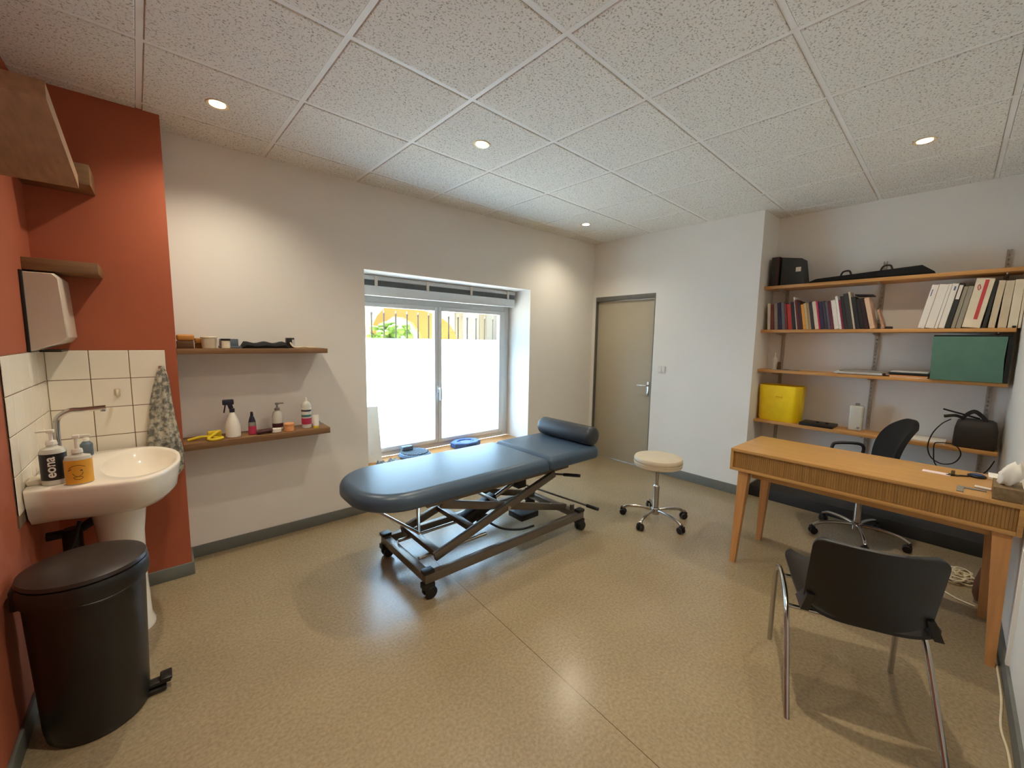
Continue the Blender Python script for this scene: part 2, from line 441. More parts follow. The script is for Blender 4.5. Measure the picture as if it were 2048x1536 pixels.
# window: fixed frame, two sashes, panes, film, handle, sill
w = bpy.data.objects.new('window_1', None); C.objects.link(w); w.location = (2.2, 3.7, WZ0); w['kind'] = 'structure'; WM[w] = Matrix.Translation((2.2, 3.7, WZ0))
F0, F1 = 3.70, 3.765
g = G(); g.box(WX0, WX0 + .06, F0 + .01, F1, WZ0, 1.90, .004).box(WX1 - .075, WX1, F0 + .01, F1, WZ0, 1.90, .004)
g.box(WX0 + .06, WX1 - .075, F0 + .01, F1, WZ0, .395, .004).box(WX0 + .06, WX1 - .075, F0 + .01, F1, 1.815, 1.90, .004)
g.box(WX0, WX1, F0 + .02, F1, 1.90, WZ1)
part('window_frame', g, PVC, w)
for nm, a, b in (('left', WX0 + .062, 2.165), ('right', 2.169, WX1 - .077)):
    g = G(); sl = .045 if nm == 'left' else .04; sr = .038 if nm == 'left' else .075
    g.box(a, a + sl, F0 - .012, F1 - .02, .397, 1.813, .005).box(b - sr, b, F0 - .012, F1 - .02, .397, 1.813, .005)
    g.box(a + sl, b - sr, F0 - .012, F1 - .02, .397, .437, .005).box(a + sl, b - sr, F0 - .012, F1 - .02, 1.772, 1.813, .005)
    s = part('sash', g, PVC, w)
    g = G(); g.box(a + sl, b - sr, F0 + .015, F0 + .02, .437, 1.772); part('pane', g, GLASS, s)
    g = G(); g.box(a + sl + .001, b - sr - .001, F0 + .010, F0 + .012, .437, 1.486); part('privacy_film', g, FILM, s)
g = G(); g.box(2.152, 2.182, F0 - .022, F0 - .0125, .93, 1.0, .002).box(2.160, 2.176, F0 - .05, F0 - .022, .965, .985, .003).box(2.162, 2.186, F0 - .058, F0 - .045, .85, .985, .004)
part('window_handle', g, PVC, w)
g = G(); g.box(WX0 + .001, WX1 - .001, YW - .03, F0 + .01, WZ0 - .03, WZ0, .004); part('window_sill', g, SILL, w)

# venetian blind pulled up under the lintel
t = thing('venetian_blind', 'grey venetian blind pulled fully up above the window panes', 'blind', (2.2, 3.6, 1.86))
SLATM = mat('grey blind slats', (112, 116, 116), .4, .2)
g = G(); g.box(WX0 + .02, WX1 - .02, 3.575, 3.625, 1.998, 2.038, .003); part('headrail', g, PVC, t)
g = G()
for k in range(13): g.box(WX0 + .025, WX1 - .03, 3.572, 3.622, 1.951 + k * .0035, 1.953 + k * .0035)
part('slat_stack', g, SLATM, t)
g = G(); g.box(WX0 + .025, WX1 - .03, 3.568, 3.626, 1.862, 1.949, .006); part('bottom_rail', g, PVC, t)
for x in (1.47, 1.982, 2.494, 2.995):
    g = G(); g.box(x - .014, x + .014, 3.560, 3.568, 1.945, 2.036, .002); part('ladder_clip', g, WHITEPL, t)

# light switch
t = thing('light_switch', 'white double light switch on the wall beside the door', 'switch', (XD, 2.342, 1.15))
g = G(); g.box(XD - .009, XD, 2.298, 2.386, 1.148, 1.226, .003); part('switch_plate', g, WHITEPL, t)
for a in (2.306, 2.344):
    g = G(); g.box(XD - .013, XD - .009, a, a + .034, 1.156, 1.218, .0015); part('rocker', g, WHITEPL, t)

# ------------------------------------------------------------------ downlights
LAMPW = 62
def lamp_pos(): return [
    (.299, 2.762, 'recessed halogen downlight over the narrow wall shelves', 1),
    (1.589, 2.17, 'recessed halogen downlight over the head of the window, nearest above the treatment table', 1),
    (3.441, 2.845, 'smallest recessed downlight, near the corner above the door', .8),
    (3.5, .348, 'recessed halogen downlight above the desk at the right', 1),
    (1.59, .43, 'recessed halogen downlight above the black visitor chair', 1.5),
    (.30, 1.28, 'unseen downlight added to brighten the left terracotta wall', 1.15)]  # out-of-view lamp, added by eye to brighten the left wall
LAMPS = []
t = thing('recessed_downlight', '', 'ceiling light', (0, 0, H - .004), 0, 'recessed ceiling downlights')
g = G(); g.lathe([(.036, -.001), (.050, -.004), (.055, -.001), (.055, .0), (.036, .0)], (0, 0, 0), 32); part('trim_ring', g, RING, t, local=True)
g = G(); g.lathe([(0, .0), (.0355, .0), (.0355, -.0025), (0, -.006)], (0, 0, 0), 28); part('bulb', g, BULB, t, local=True)
for i, (x, y, lb, k) in enumerate(lamp_pos()):
    o = t if i == 0 else dup(t, (x, y, H - .004))
    o.location = (x, y, H - .004); o['label'] = lb
    L = bpy.data.lights.new('halogen_light', 'SPOT'); L.energy = LAMPW * k; L.color = (1, .895, .70)
    L.spot_size = math.radians(134); L.spot_blend = 1.0; L.shadow_soft_size = .03
    lo = bpy.data.objects.new('halogen_light', L); C.objects.link(lo); lo.location = (x, y, H - .012)

# ------------------------------------------------------------------ wooden shelves
t = single('floating_shelf', G().box(XN + .001, .915, 3.12, YW, 1.375, 1.408, .002), BRWOOD, 'upper brown wall shelf left of the window, carrying wooden blocks and a black case', 'shelf', (.49, 3.23, 1.375), 'brown floating wall shelves')
t = single('floating_shelf', G().box(XN + .001, .915, 3.12, YW, .783, .825, .002), BRWOOD, 'lower brown wall shelf left of the window, carrying the bottles', 'shelf', (.49, 3.23, .783), 'brown floating wall shelves')
t = single('floating_shelf', G().box(XL, -.216, 2.905, YN, 1.78, 1.835, .002), BRWOOD, 'short brown corner shelf on the terracotta wall just above the towel dispenser', 'shelf', (-.34, 3.0, 1.78), 'brown floating wall shelves')
t = single('floating_shelf', G().box(XL, -.216, 2.905, YN, 2.205, 2.30, .002), BRWOOD, 'topmost short brown corner shelf on the terracotta wall, behind the slanting board', 'shelf', (-.34, 3.0, 2.205), 'brown floating wall shelves')
g = G()
y0, z0, y1, z1 = 2.67, 2.125, 2.05, 2.24
g.loft([[(XL - .002, y0, z0), (-.235, y0, z0), (-.235, y0, z0 + .055), (XL - .002, y0, z0 + .055)], [(XL - .002, y1, z1), (-.235, y1, z1), (-.235, y1, z1 + .055), (XL - .002, y1, z1 + .055)]])
single('slanting_board', g, BRWOOD2, 'light brown slanting wooden board high on the left terracotta wall', 'board', (-.35, 2.36, 2.125))

# ------------------------------------------------------------------ towel dispenser
t = thing('towel_dispenser', 'white plastic paper towel dispenser on the left wall above the basin', 'dispenser', (XL, 2.97, 1.41))
g = G(); pr = [(XL + .012, 1.405), (XL + .115, 1.445), (XL + .135, 1.47), (XL + .122, 1.745), (XL + .105, 1.765), (XL + .012, 1.765)]
n = 6
rings = []
for y, s in ((2.838, .90), (2.842, .96), (2.852, 1.0), (3.088, 1.0), (3.098, .96), (3.102, .9)):
    cx, cz = XL + .012, 1.6
    rings.append([(cx + (p[0] - cx) * (1 - (1 - s) * .6), y, cz + (p[1] - cz) * (1 - (1 - s) * .25)) for p in pr])
g.loft(rings); part('cover', g, DISP, t, sharp=30)
g = G(); g.box(XL, XL + .012, 2.832, 3.105, 1.4, 1.77, .002); part('back_plate', g, BLACKPL, t)
g = G(); g.box(XL + .03, XL + .1, 2.88, 3.06, 1.400, 1.409); part('outlet_slot', g, BLACKPL, t)

# ------------------------------------------------------------------ wash basin
t = thing('wash_basin', 'white ceramic pedestal wash basin in the tiled corner', 'sink', (-.2, 2.71, 0))
ctrl = [(-.452, 2.46), (-.40, 2.425), (-.325, 2.395), (-.22, 2.365), (-.12, 2.352), (-.05, 2.40), (.005, 2.50), (.035, 2.61), (.042, 2.72), (.035, 2.82), (.005, 2.92), (-.05, 3.01), (-.13, 3.055), (-.24, 3.06), (-.35, 3.06), (-.452, 3.05), (-.452, 2.90), (-.452, 2.75), (-.452, 2.60)]
def outline(pts, n=64):
    P = [V((p[0], p[1])) for p in pts]; m = len(P); Q = []
    for i in range(m):
        a, b, c, d = P[i - 1], P[i], P[(i + 1) % m], P[(i + 2) % m]
        for k in range(8):
            u = k / 8
            Q.append(.5 * ((2 * b) + (c - a) * u + (2 * a - 5 * b + 4 * c - d) * u * u + (3 * b - a - 3 * c + d) * u ** 3))
    return [(min(max(q.x, XL + .011), .05), q.y) for q in Q]
OL = outline(ctrl)
cx, cy = -.20, 2.71
def ringo(s, z, sx=None): return [(cx + (x - cx) * (sx or s), cy + (y - cy) * s, z) for x, y in OL]
bc = (-.115, 2.71)
def ringi(ax, ay, z):
    r = []
    for x, y in OL:
        th = math.atan2((y - bc[1]) / .29, (x - bc[0]) / .15)
        r.append((bc[0] + ax * math.cos(th), bc[1] + ay * math.sin(th), z))
    return r
g = G()
def left_flush(r, k):      # keep the wall side straight while the belly tapers
    return [(XL + .0115 if OL[i][0] < -.44 else p[0], p[1], p[2]) for i, p in enumerate(r)]
g.loft([ringo(.45, .665, .45), left_flush(ringo(.72, .695, .8), 1), left_flush(ringo(.88, .735, .92), 1), left_flush(ringo(.965, .80), 1), left_flush(ringo(.995, .842), 1), left_flush(ringo(1.0, .853), 1), left_flush(ringo(.99, .860), 1), left_flush(ringo(.975, .862), 1),
        ringi(.142, .292, .861), ringi(.137, .286, .856), ringi(.128, .272, .83), ringi(.108, .235, .785), ringi(.07, .15, .752), ringi(.02, .03, .744)])
part('basin', g, CERAMIC, t, sharp=50)
g = G(); g.lathe([(.026, 0), (.026, .003), (.012, .004), (0, .004)], (-.115, 2.71, .743), 20); part('drain', g, CHROME, t)
g = G(); g.lathe([(0, 0), (.10, 0), (.10, .015), (.088, .05), (.082, .25), (.085, .5), (.10, .64), (.115, .692), (0, .692)], (-.205, 2.72, 0), 40, None, 1, 1.15); part('pedestal', g, CERAMIC, t)
g = G(); g.tube([(-.296, 2.72, .60), (-.36, 2.72, .56), (-.40, 2.72, .56), (-.452, 2.72, .56)], .02).cyl((-.37, 2.72, .44), (-.37, 2.72, .58), .035, None, 20, .006).tube([(-.33, 2.62, .64), (-.37, 2.60, .52), (-.44, 2.60, .5)], .008)
part('waste_pipe', g, BLACKPL, t)
fx, fy = -.385, 2.72
g = G(); g.cyl((fx, fy, .862), (fx, fy, .95), .024, None, 24, .003); g.tube([(fx, fy, .95), (fx, fy, 1.06), (fx + .008, fy, 1.108), (fx + .045, fy, 1.135), (fx + .09, fy, 1.137), (fx + .165, fy, 1.14)], .0115, 14)
g.cyl((fx + .155, fy, 1.131), (fx + .155, fy, 1.122), .009)
fo = part('faucet', g, CHROME, t)
g = G(); g.box(fx - .012, fx + .012, fy + .025, fy + .10, .925, .94, .004); part('lever', g, CHROME, fo)

# bottles and odds on the basin deck
DZT = .8625
def pump(g, c, z, r=.009, hgt=.05, dirx=1):
    g.cyl((c[0], c[1], z), (c[0], c[1], z + .018), .018, .016, 20, .002).cyl((c[0], c[1], z + .018), (c[0], c[1], z + hgt), .006)
    g.box(c[0] - .011, c[0] + .011, c[1] - .011, c[1] + .011, z + hgt, z + hgt + .014, .003)
    g.box(min(c[0], c[0] + dirx * .042), max(c[0], c[0] + dirx * .042), c[1] - .006, c[1] + .006, z + hgt + .004, z + hgt + .013, .003)
c = (-.372, 2.50)
t = thing('lotion_bottle', 'clear pump bottle with a black label reading eona on the basin rim', 'bottle', (c[0], c[1], DZT))
g = G(); g.lathe([(0, 0), (.036, 0), (.039, .004), (.039, .138), (.034, .15), (.018, .158), (.016, .165), (0, .165)], (c[0], c[1], DZT), 32); part('body', g, CLEAR, t)
g = G(); g.lathe([(.0393, .022), (.0397, .022), (.0397, .132), (.0393, .132)], (c[0], c[1], DZT), 32); lb = part('front_label', g, BLACKL, t)
ang = math.atan2(0 - c[1], 0 - c[0]) - .25
Rm = Matrix.Translation((c[0] + .0402 * math.cos(ang), c[1] + .0402 * math.sin(ang), DZT + .077)) @ Matrix.Rotation(ang + PI / 2, 4, 'Z') @ Matrix.Rotation(PI / 2, 4, 'X') @ Matrix.Rotation(PI / 2, 4, 'Z')
tg = text_geo('eona', .045, .0012, Rm)
for v in tg.bm.verts:          # wrap the lettering round the label
    p = V((v.co.x - c[0], v.co.y - c[1])); e = V((math.cos(ang), math.sin(ang))); s = V((-e.y, e.x))
    a2 = p.dot(s) / .0402; rr = .0402 + (p.dot(e) - .0402)
    q = e * math.cos(a2) + s * math.sin(a2); v.co.x = c[0] + q.x * rr; v.co.y = c[1] + q.y * rr
part('lettering', tg, WHITEPL, lb)
g = G(); pump(g, c, DZT + .165, dirx=-1); part('pump', g, WHITEPL, t)
c = (-.295, 2.445)
t = thing('soap_bottle', 'orange labelled soap bottle with a white pump on the basin rim', 'bottle', (c[0], c[1], DZT))
g = G(); g.lathe([(0, 0), (.036, 0), (.04, .004), (.04, .105), (.036, .118), (.017, .124), (.015, .13), (0, .13)], (c[0], c[1], DZT), 32, None, 1.05, .8); part('body', g, CLEAR, t)
g = G(); g.lathe([(.0403, .004), (.0408, .004), (.0408, .104), (.0403, .104)], (c[0], c[1], DZT), 32, None, 1.05, .8); lb = part('front_label', g, ORANGEL, t)
g = G()
def lab(u, v):                 # point on the front of the oval label, u sideways, v up
    a = math.atan2(-c[1], -c[0]) - .12 + u / .036
    return (c[0] + .0408 * 1.05 * math.cos(a), c[1] + .0408 * .8 * math.sin(a), DZT + v)
g.tube([lab(-.024, .07), lab(-.012, .08), lab(.004, .083), lab(.02, .074)], .0012, 6)
g.tube([lab(-.014, .05), lab(-.008, .04), lab(.0, .036), lab(.009, .042), lab(.013, .052)], .001, 6)
g.tube([lab(-.012, .032), lab(-.006, .024), lab(.004, .022), lab(.012, .03), lab(.002, .036), lab(-.012, .032)], .001, 6)
g.tube([lab(.006, .062), lab(.012, .06)], .0028, 6).tube([lab(-.026, .062), lab(-.016, .068)], .0018, 6)
part('line_drawing', g, BROWNL, lb)
g = G(); pump(g, c, DZT + .13, hgt=.062); part('pump', g, WHITEPL, t)
c = (-.425, 2.55)
single('soap_dish', G().box(c[0] - .03, c[0] + .025, c[1] - .045, c[1] + .04, DZT, DZT + .02, .006), CREAM, 'low cream soap dish against the tiles behind the black labelled bottle', 'dish', (c[0], c[1], DZT))
c = (-.425, 2.70)
t = thing('blue_bottle', 'grey blue bottle lying against the tiles behind the soap', 'bottle', (-.30, 2.9, DZT))
g = G(); g.lathe([(0, 0), (.022, 0), (.024, .004), (.024, .06), (.012, .075), (0, .075)], (-.325, 2.985, DZT), 24); part('body', g, SLATERUB, t)
g = G(); g.cyl((-.325, 2.985, DZT + .0755), (-.325, 2.985, DZT + .092), .012); part('cap', g, WHITEPL, t)

# wall hooks and the towel
t = thing('wall_hook', 'small cream wall hook on the tiles left of the towel', 'hook', (-.2, YN - .008, 1.15))
g = G(); g.box(-.212, -.188, YN - .012, YN - .0085, 1.15, 1.19, .002); part('plate', g, CREAM, t)
g = G(); g.tube([(-.2, YN - .012, 1.18), (-.2, YN - .035, 1.172), (-.2, YN - .04, 1.155), (-.2, YN - .03, 1.148)], .006); part('peg', g, CREAM, t)
t = thing('towel_hook', 'grey hook on the tiles holding the towel', 'hook', (-.008, YN - .008, 1.27))
g = G(); g.box(-.022, .006, YN - .011, YN - .0085, 1.27, 1.31, .002); part('plate', g, STEEL, t)
g = G(); g.tube([(-.008, YN - .011, 1.295), (-.008, YN - .04, 1.29), (-.008, YN - .048, 1.302)], .005); part('peg', g, STEEL, t)
rows = [(1.292, -.008, .012, .008), (1.275, -.009, .022, .014), (1.22, -.012, .034, .018), (1.12, -.02, .047, .020), (1.0, -.023, .06, .022), (.88, -.022, .075, .023), (.80, -.018, .083, .024), (.70, -.02, .08, .022), (.66, -.03, .06, .018), (.60, -.055, .038, .014), (.545, -.078, .012, .010)]
rings = []
N = 72
for k, (z, x, hw, hd) in enumerate(rows):
    r = []
    for i in range(N):
        a = 2 * PI * i / N; fold = 1 + .38 * math.sin(a * 9 + k * .12) * min(1, k / 3)
        xx = x + hw * math.cos(a); yy = YN - .038 + hd * math.sin(a) * fold
        r.append((xx, min(yy, YN - .0125), z + .006 * math.sin(a * 5)))
    rings.append(r)
g = G(); g.loft(rings); single('hand_towel', g, TOWEL, 'grey marbled towel hanging from the hook at the tile edge', 'towel', (-.02, YN - .04, .54), sharp=60)

# ------------------------------------------------------------------ pedal bin
bx_, by_ = -.268, 2.145
t = thing('pedal_bin', 'tall round black pedal bin in front of the wash basin', 'bin', (bx_, by_, 0))
g = G(); g.lathe([(0, .0), (.138, .0), (.144, .008), (.146, .03), (.149, .04), (.166, .555), (.168, .575), (0, .575)], (bx_, by_, 0), 56); part('body', g, BINPL, t)
g = G(); g.lathe([(.1685, .545), (.176, .548), (.179, .56), (.179, .60), (.174, .612), (.15, .614), (.15, .576), (.1685, .576)], (bx_, by_, 0), 56)
g.tube([(bx_ + .172 * math.cos(a), by_ + .172 * math.sin(a), .56 - .02 * math.exp(-((a + 1.2) * 1.6) ** 2)) for a in [-2.2, -1.8, -1.4, -1.0, -.6, -.2, .2]], .005)
part('rim', g, BINPL, t)
g = G(); g.lathe([(0, .6145), (.15, .6145), (.172, .6145), (.176, .62), (.172, .632), (.14, .644), (.07, .652), (0, .654)], (bx_, by_, 0), 56); part('lid', g, BINLID, t)
g = G(); g.box(XL + .014, bx_ - .15, by_ - .05, by_ + .05, .53, .61, .008); part('hinge', g, BINPL, t)
g = G(); g.box(bx_ + .12, bx_ + .215, by_ - .022, by_ + .022, .03, .045, .004).box(bx_ + .18, bx_ + .22, by_ - .032, by_ + .032, .045, .058, .005).box(bx_ + .13, bx_ + .20, by_ - .03, by_ + .03, .006, .022, .004)
part('pedal', g, BINPL, t)

# ------------------------------------------------------------------ items on the two long wall shelves
SU, SLO = 1.4085, .8255
t = thing('wood_block', 'amber wooden block stacked on a dark one at the left end of the upper shelf', 'block', (.11, 3.2, SU + .045))
g = G(); g.box(.07, .155, 3.15, 3.27, SU + .0455, SU + .085, .012, 3); part('top_half', g, AMBERW, t)
single('dark_block', G().box(.07, .15, 3.15, 3.27, SU, SU + .045, .003), DKWOOD, 'dark wooden block under the amber block on the upper shelf', 'block', (.11, 3.2, SU))
single('amber_slab', G().box(.16, .20, 3.20, 3.30, SU + .03, SU + .062, .004).box(.16, .25, 3.22, 3.30, SU, SU + .0295, .003), AMBERW, 'small amber wooden wedge beside the stacked blocks on the upper shelf', 'block', (.18, 3.25, SU))
t = thing('cream_tub', 'cream lidded tub near the left of the upper shelf', 'tub', (.235, 3.19, SU))
g = G(); g.cyl((.225, 3.165, SU), (.225, 3.165, SU + .062), .036, .042, 28, .003); part('body', g, CREAM, t)
g = G(); g.cyl((.225, 3.165, SU + .0622), (.225, 3.165, SU + .074), .0435, None, 28, .003); part('lid', g, CREAM, t)
t = thing('small_jar', 'small pale jar with a dark lid between the tub and the black case', 'jar', (.31, 3.16, SU))
g = G(); g.cyl((.31, 3.15, SU), (.31, 3.15, SU + .05), .024, .024, 24, .003); part('body', g, CREAMBOX, t)
g = G(); g.cyl((.31, 3.15, SU + .0502), (.31, 3.15, SU + .062), .026, None, 24, .002); part('lid', g, BLACKPL, t)
single('dark_notebook', G().box(.285, .40, 3.20, 3.32, SU + .001, SU + .014, .002).box(.29, .385, 3.21, 3.31, SU + .0145, SU + .06, .003), SLATERUB, 'small slate coloured box behind the pale jar on the upper shelf', 'box', (.34, 3.26, SU))
g = G(); n = 14; rr = []
for i in range(n + 1):
    x = .40 + .27 * i / n; h = .034 + .006 * math.sin(i * 1.1); s = .35 if i in (0, n) else 1
    rr.append([(x, 3.155, SU), (x, 3.15, SU + h * .5 * s), (x, 3.17, SU + h * s), (x, 3.27, SU + (h + .006) * s), (x, 3.29, SU + h * .4 * s), (x, 3.285, SU)])
g.loft(rr); single('black_pouch', g, BLACKFAB, 'long flat black fabric pouch on the upper shelf', 'pouch', (.535, 3.22, SU), sharp=60)
t = thing('black_cup', 'small square black cup at the right of the upper shelf', 'cup', (.69, 3.24, SU))
g = G(); g.box(.672, .722, 3.22, 3.27, SU, SU + .072, .004); part('body', g, BLACKPL, t)
g = G(); g.box(.705, .7235, 3.218, 3.2195, SU + .01, SU + .06); part('pale_face', g, SILVER, t, 'pale grey side face')
g = G(); g.tube([(.685, 3.18, SU + .04), (.70, 3.165, SU + .012), (.73, 3.16, SU + .006), (.77, 3.17, SU + .010), (.80, 3.165, SU + .006), (.86, 3.19, SU + .005)], .005, 8)
single('white_cable', g, CABLEW, 'short cream cable lying at the right end of the upper shelf', 'cable', (.77, 3.17, SU))

g = G()
g.tube([(.09, 3.21, SLO + .006), (.16, 3.2, SLO + .02), (.22, 3.185, SLO + .012), (.245, 3.17, SLO + .008), (.262, 3.15, SLO + .012), (.245, 3.135, SLO + .008), (.205, 3.135, SLO + .008), (.19, 3.155, SLO + .014), (.22, 3.185, SLO + .03), (.255, 3.21, SLO + .045)], .009, 8)
g.box(.19, .265, 3.20, 3.225, SLO, SLO + .05, .008)
single('yellow_strap', g, YELSTRAP, 'coiled yellow elastic strap at the left end of the lower shelf', 'strap', (.2, 3.18, SLO))
c = (.325, 3.185)
t = thing('spray_bottle', 'white spray bottle with a navy trigger on the lower shelf', 'bottle', (c[0], c[1], SLO))
g = G(); g.lathe([(0, 0), (.038, 0), (.043, .006), (.043, .07), (.03, .12), (.018, .15), (.014, .165), (0, .165)], (c[0], c[1], SLO), 28); part('body', g, WHITEPL, t)
g = G(); g.cyl((c[0], c[1], SLO + .1655), (c[0], c[1], SLO + .19), .015).box(c[0] - .05, c[0] + .012, c[1] - .011, c[1] + .011, SLO + .215, SLO + .25, .006)
g.beam((c[0] - .004, c[1], SLO + .19), (c[0] - .016, c[1], SLO + .235), .02, .026, .003).beam((c[0] - .034, c[1], SLO + .22), (c[0] - .044, c[1], SLO + .165), .012, .008, .002)
part('trigger_head', g, NAVY, t)
c = (.435, 3.2)
t = thing('roll_on_bottle', 'small navy and pink bottle beside the white spray bottle', 'bottle', (c[0], c[1], SLO))
g = G(); g.cyl((c[0], c[1], SLO), (c[0], c[1], SLO + .06), .024, None, 24, .004); part('pink_body', g, PINK, t)
g = G(); g.cyl((c[0], c[1], SLO + .0602), (c[0], c[1], SLO + .085), .024, .022); part('grey_band', g, GREYP, t)
g = G(); g.cyl((c[0], c[1], SLO + .0852), (c[0], c[1], SLO + .12), .022, .013).cyl((c[0], c[1], SLO + .12), (c[0], c[1], SLO + .155), .010, .008, 16, .003); part('navy_top', g, NAVY, t)
g = G(); g.tube([(.46, 3.16, SLO + .012), (.50, 3.145, SLO + .02), (.54, 3.155, SLO + .022), (.53, 3.175, SLO + .012), (.485, 3.18, SLO + .013)], .011, 10, closed=True)
single('dark_ring', g, MAROON, 'dark maroon ring lying on the lower shelf', 'ring', (.5, 3.16, SLO))
single('tape_reel', G().lathe([(.012, -.012), (.03, -.012), (.03, .012), (.012, .012), (.012, -.012)], (.572, 3.16, SLO + .0165), 26, None, 1, .8), PAPER, 'small white tape reel lying right of the maroon ring', 'tape', (.572, 3.16, SLO))
c = (.598, 3.255)
t = thing('clear_bottle', 'clear pump bottle with a thin nozzle behind the peach tub', 'bottle', (c[0], c[1], SLO))
g = G(); g.lathe([(0, 0), (.03, 0), (.034, .005), (.034, .10), (.026, .13), (.012, .14), (0, .14)], (c[0], c[1], SLO), 28); part('body', g, CLEAR, t)
g = G(); pump(g, c, SLO + .14, dirx=1, hgt=.04); part('pump', g, GREYP, t)
g = G(); g.lathe([(.0342, .02), (.0346, .02), (.0346, .05), (.0342, .05)], (c[0], c[1], SLO), 28); part('front_label', g, MAROON, t)
c = (.652, 3.165)
t = thing('peach_tub', 'small peach coloured tub in the middle of the lower shelf', 'tub', (c[0], c[1], SLO))
g = G(); g.cyl((c[0], c[1], SLO), (c[0], c[1], SLO + .04), .031, None, 28, .003); part('body', g, ORANGEP, t)
g = G(); g.cyl((c[0], c[1], SLO + .0402), (c[0], c[1], SLO + .056), .033, None, 28, .003); part('lid', g, ORANGEP, t)
c = (.775, 3.2)
t = thing('striped_bottle', 'clear bottle with pink, teal and white bands near the right end of the lower shelf', 'bottle', (c[0], c[1], SLO))
g = G(); g.lathe([(0, 0), (.03, 0), (.033, .004), (.033, .17), (.022, .19), (.01, .2), (0, .2)], (c[0], c[1], SLO), 28); part('body', g, CLEAR, t)
for nm, m_, a, b in (('pink_band', PINK, .03, .075), ('teal_band', TEAL, .085, .10), ('navy_band', NAVY, .125, .135), ('white_band', WHITEPL, .14, .15)):
    g = G(); g.lathe([(.0332, a), (.0337, a), (.0337, b), (.0332, b)], (c[0], c[1], SLO), 28); part(nm, g, m_, t)
g = G(); g.cyl((c[0], c[1], SLO + .2002), (c[0], c[1], SLO + .225), .008, .005); part('nozzle', g, WHITEPL, t)
c = (.828, 3.165)
t = thing('cream_tube', 'white cream tube standing on its yellow cap at the right end of the lower shelf', 'tube', (c[0], c[1], SLO))
g = G(); g.loft([[(c[0] + (.020 + (.004) * k) * math.cos(a * PI / 10), c[1] + .018 * (1 - k * .9) * math.sin(a * PI / 10), SLO + .0152 + .08 * k) for a in range(20)] for k in (0, .3, .6, .9, 1)]); part('body', g, WHITEPL, t)
g = G(); g.cyl((c[0], c[1], SLO), (c[0], c[1], SLO + .015), .018, None, 24, .002); part('cap', g, YELLOW, t)
single('grey_sachet', G().loft([[(.855, 3.26, SLO), (.90, 3.26, SLO), (.90, 3.30, SLO), (.855, 3.30, SLO)], [(.862, 3.272, SLO + .045), (.87, 3.272, SLO + .045), (.87, 3.28, SLO + .045), (.862, 3.28, SLO + .045)]]), GREYP, 'small grey pointed sachet at the far right end of the lower shelf', 'sachet', (.877, 3.28, SLO))

# ------------------------------------------------------------------ things on the window sill
ZS = WZ0 + .001
t = single('white_board', G().box(-.075, .085, -.008, .008, 0, .515, .003), PAPER, 'tall white board leaning in the left corner of the window recess', 'board', (0, 0, 0))
t.location = (1.405, 3.565, ZS + .004); t.rotation_euler = (math.radians(-14), 0, math.radians(-8))
c = (1.80, 3.515)
t = thing('balance_cushion', 'round grey blue ridged balance cushion at the left of the window sill', 'cushion', (c[0], c[1], ZS))
g = G(); g.lathe([(0, 0), (.12, 0), (.142, .008), (.155, .026), (.142, .044), (.12, .05), (0, .054)], (c[0], c[1], ZS), 48); b = part('disc', g, BLUERUB, t)
g = G()
for k in range(-8, 9):
    x = k * .017; hw = math.sqrt(max(0, .13 ** 2 - x * x))
    if hw > .02: g.box(c[0] + x - .004, c[0] + x + .004, c[1] - hw, c[1] + hw, ZS + .048, ZS + .060, .003)
part('ridges', g, SLATERUB, b)
single('slate_block', G().box(1.70, 1.81, 3.56, 3.615, ZS + .0605, ZS + .10, .008), SLATERUB, 'slate grey foam block resting on the back of the ridged cushion', 'block', (1.755, 3.59, ZS + .0605))
c = (2.42, 3.555)
t = thing('blue_seat_cushion', 'blue eight sided foam pad in the middle of the window sill', 'cushion', (c[0], c[1], ZS))
g = G(); oc = lambda r, z: [(c[0] + r * 1.18 * math.cos(PI / 8 + k * PI / 4), c[1] + r * .86 * math.sin(PI / 8 + k * PI / 4), z) for k in range(8)]
g.loft([oc(.14, ZS), oc(.148, ZS + .01), oc(.148, ZS + .05), oc(.138, ZS + .058), oc(.09, ZS + .058), oc(.08, ZS + .046)]); part('pad', g, BLUEFOAM, t, sharp=25)
g = G(); g.lathe([(0, 0), (.06, 0), (.06, .004), (0, .006)], (c[0], c[1], ZS + .0465), 30, None, 1.1, .8); part('centre_disc', g, BLUERUB, t)
rr = []
for k in range(13):
    x = 1.40 + .21 * k / 12; h = .02 + .014 * math.sin(k * 1.9) + .012 * math.sin(k * .9)
    e = .4 if k in (0, 12) else 1
    rr.append([(x, 3.355 + .01 * math.sin(k), ZS), (x, 3.35, ZS + h * e), (x, 3.40, ZS + (h + .018) * e), (x, 3.45, ZS + h * .6 * e), (x, 3.48, ZS + (h + .01) * e), (x, 3.50, ZS)])
single('crumpled_cloth', G().loft(rr), GREYCLOTH, 'crumpled grey cloth at the left end of the window sill', 'cloth', (1.5, 3.42, ZS), sharp=70)

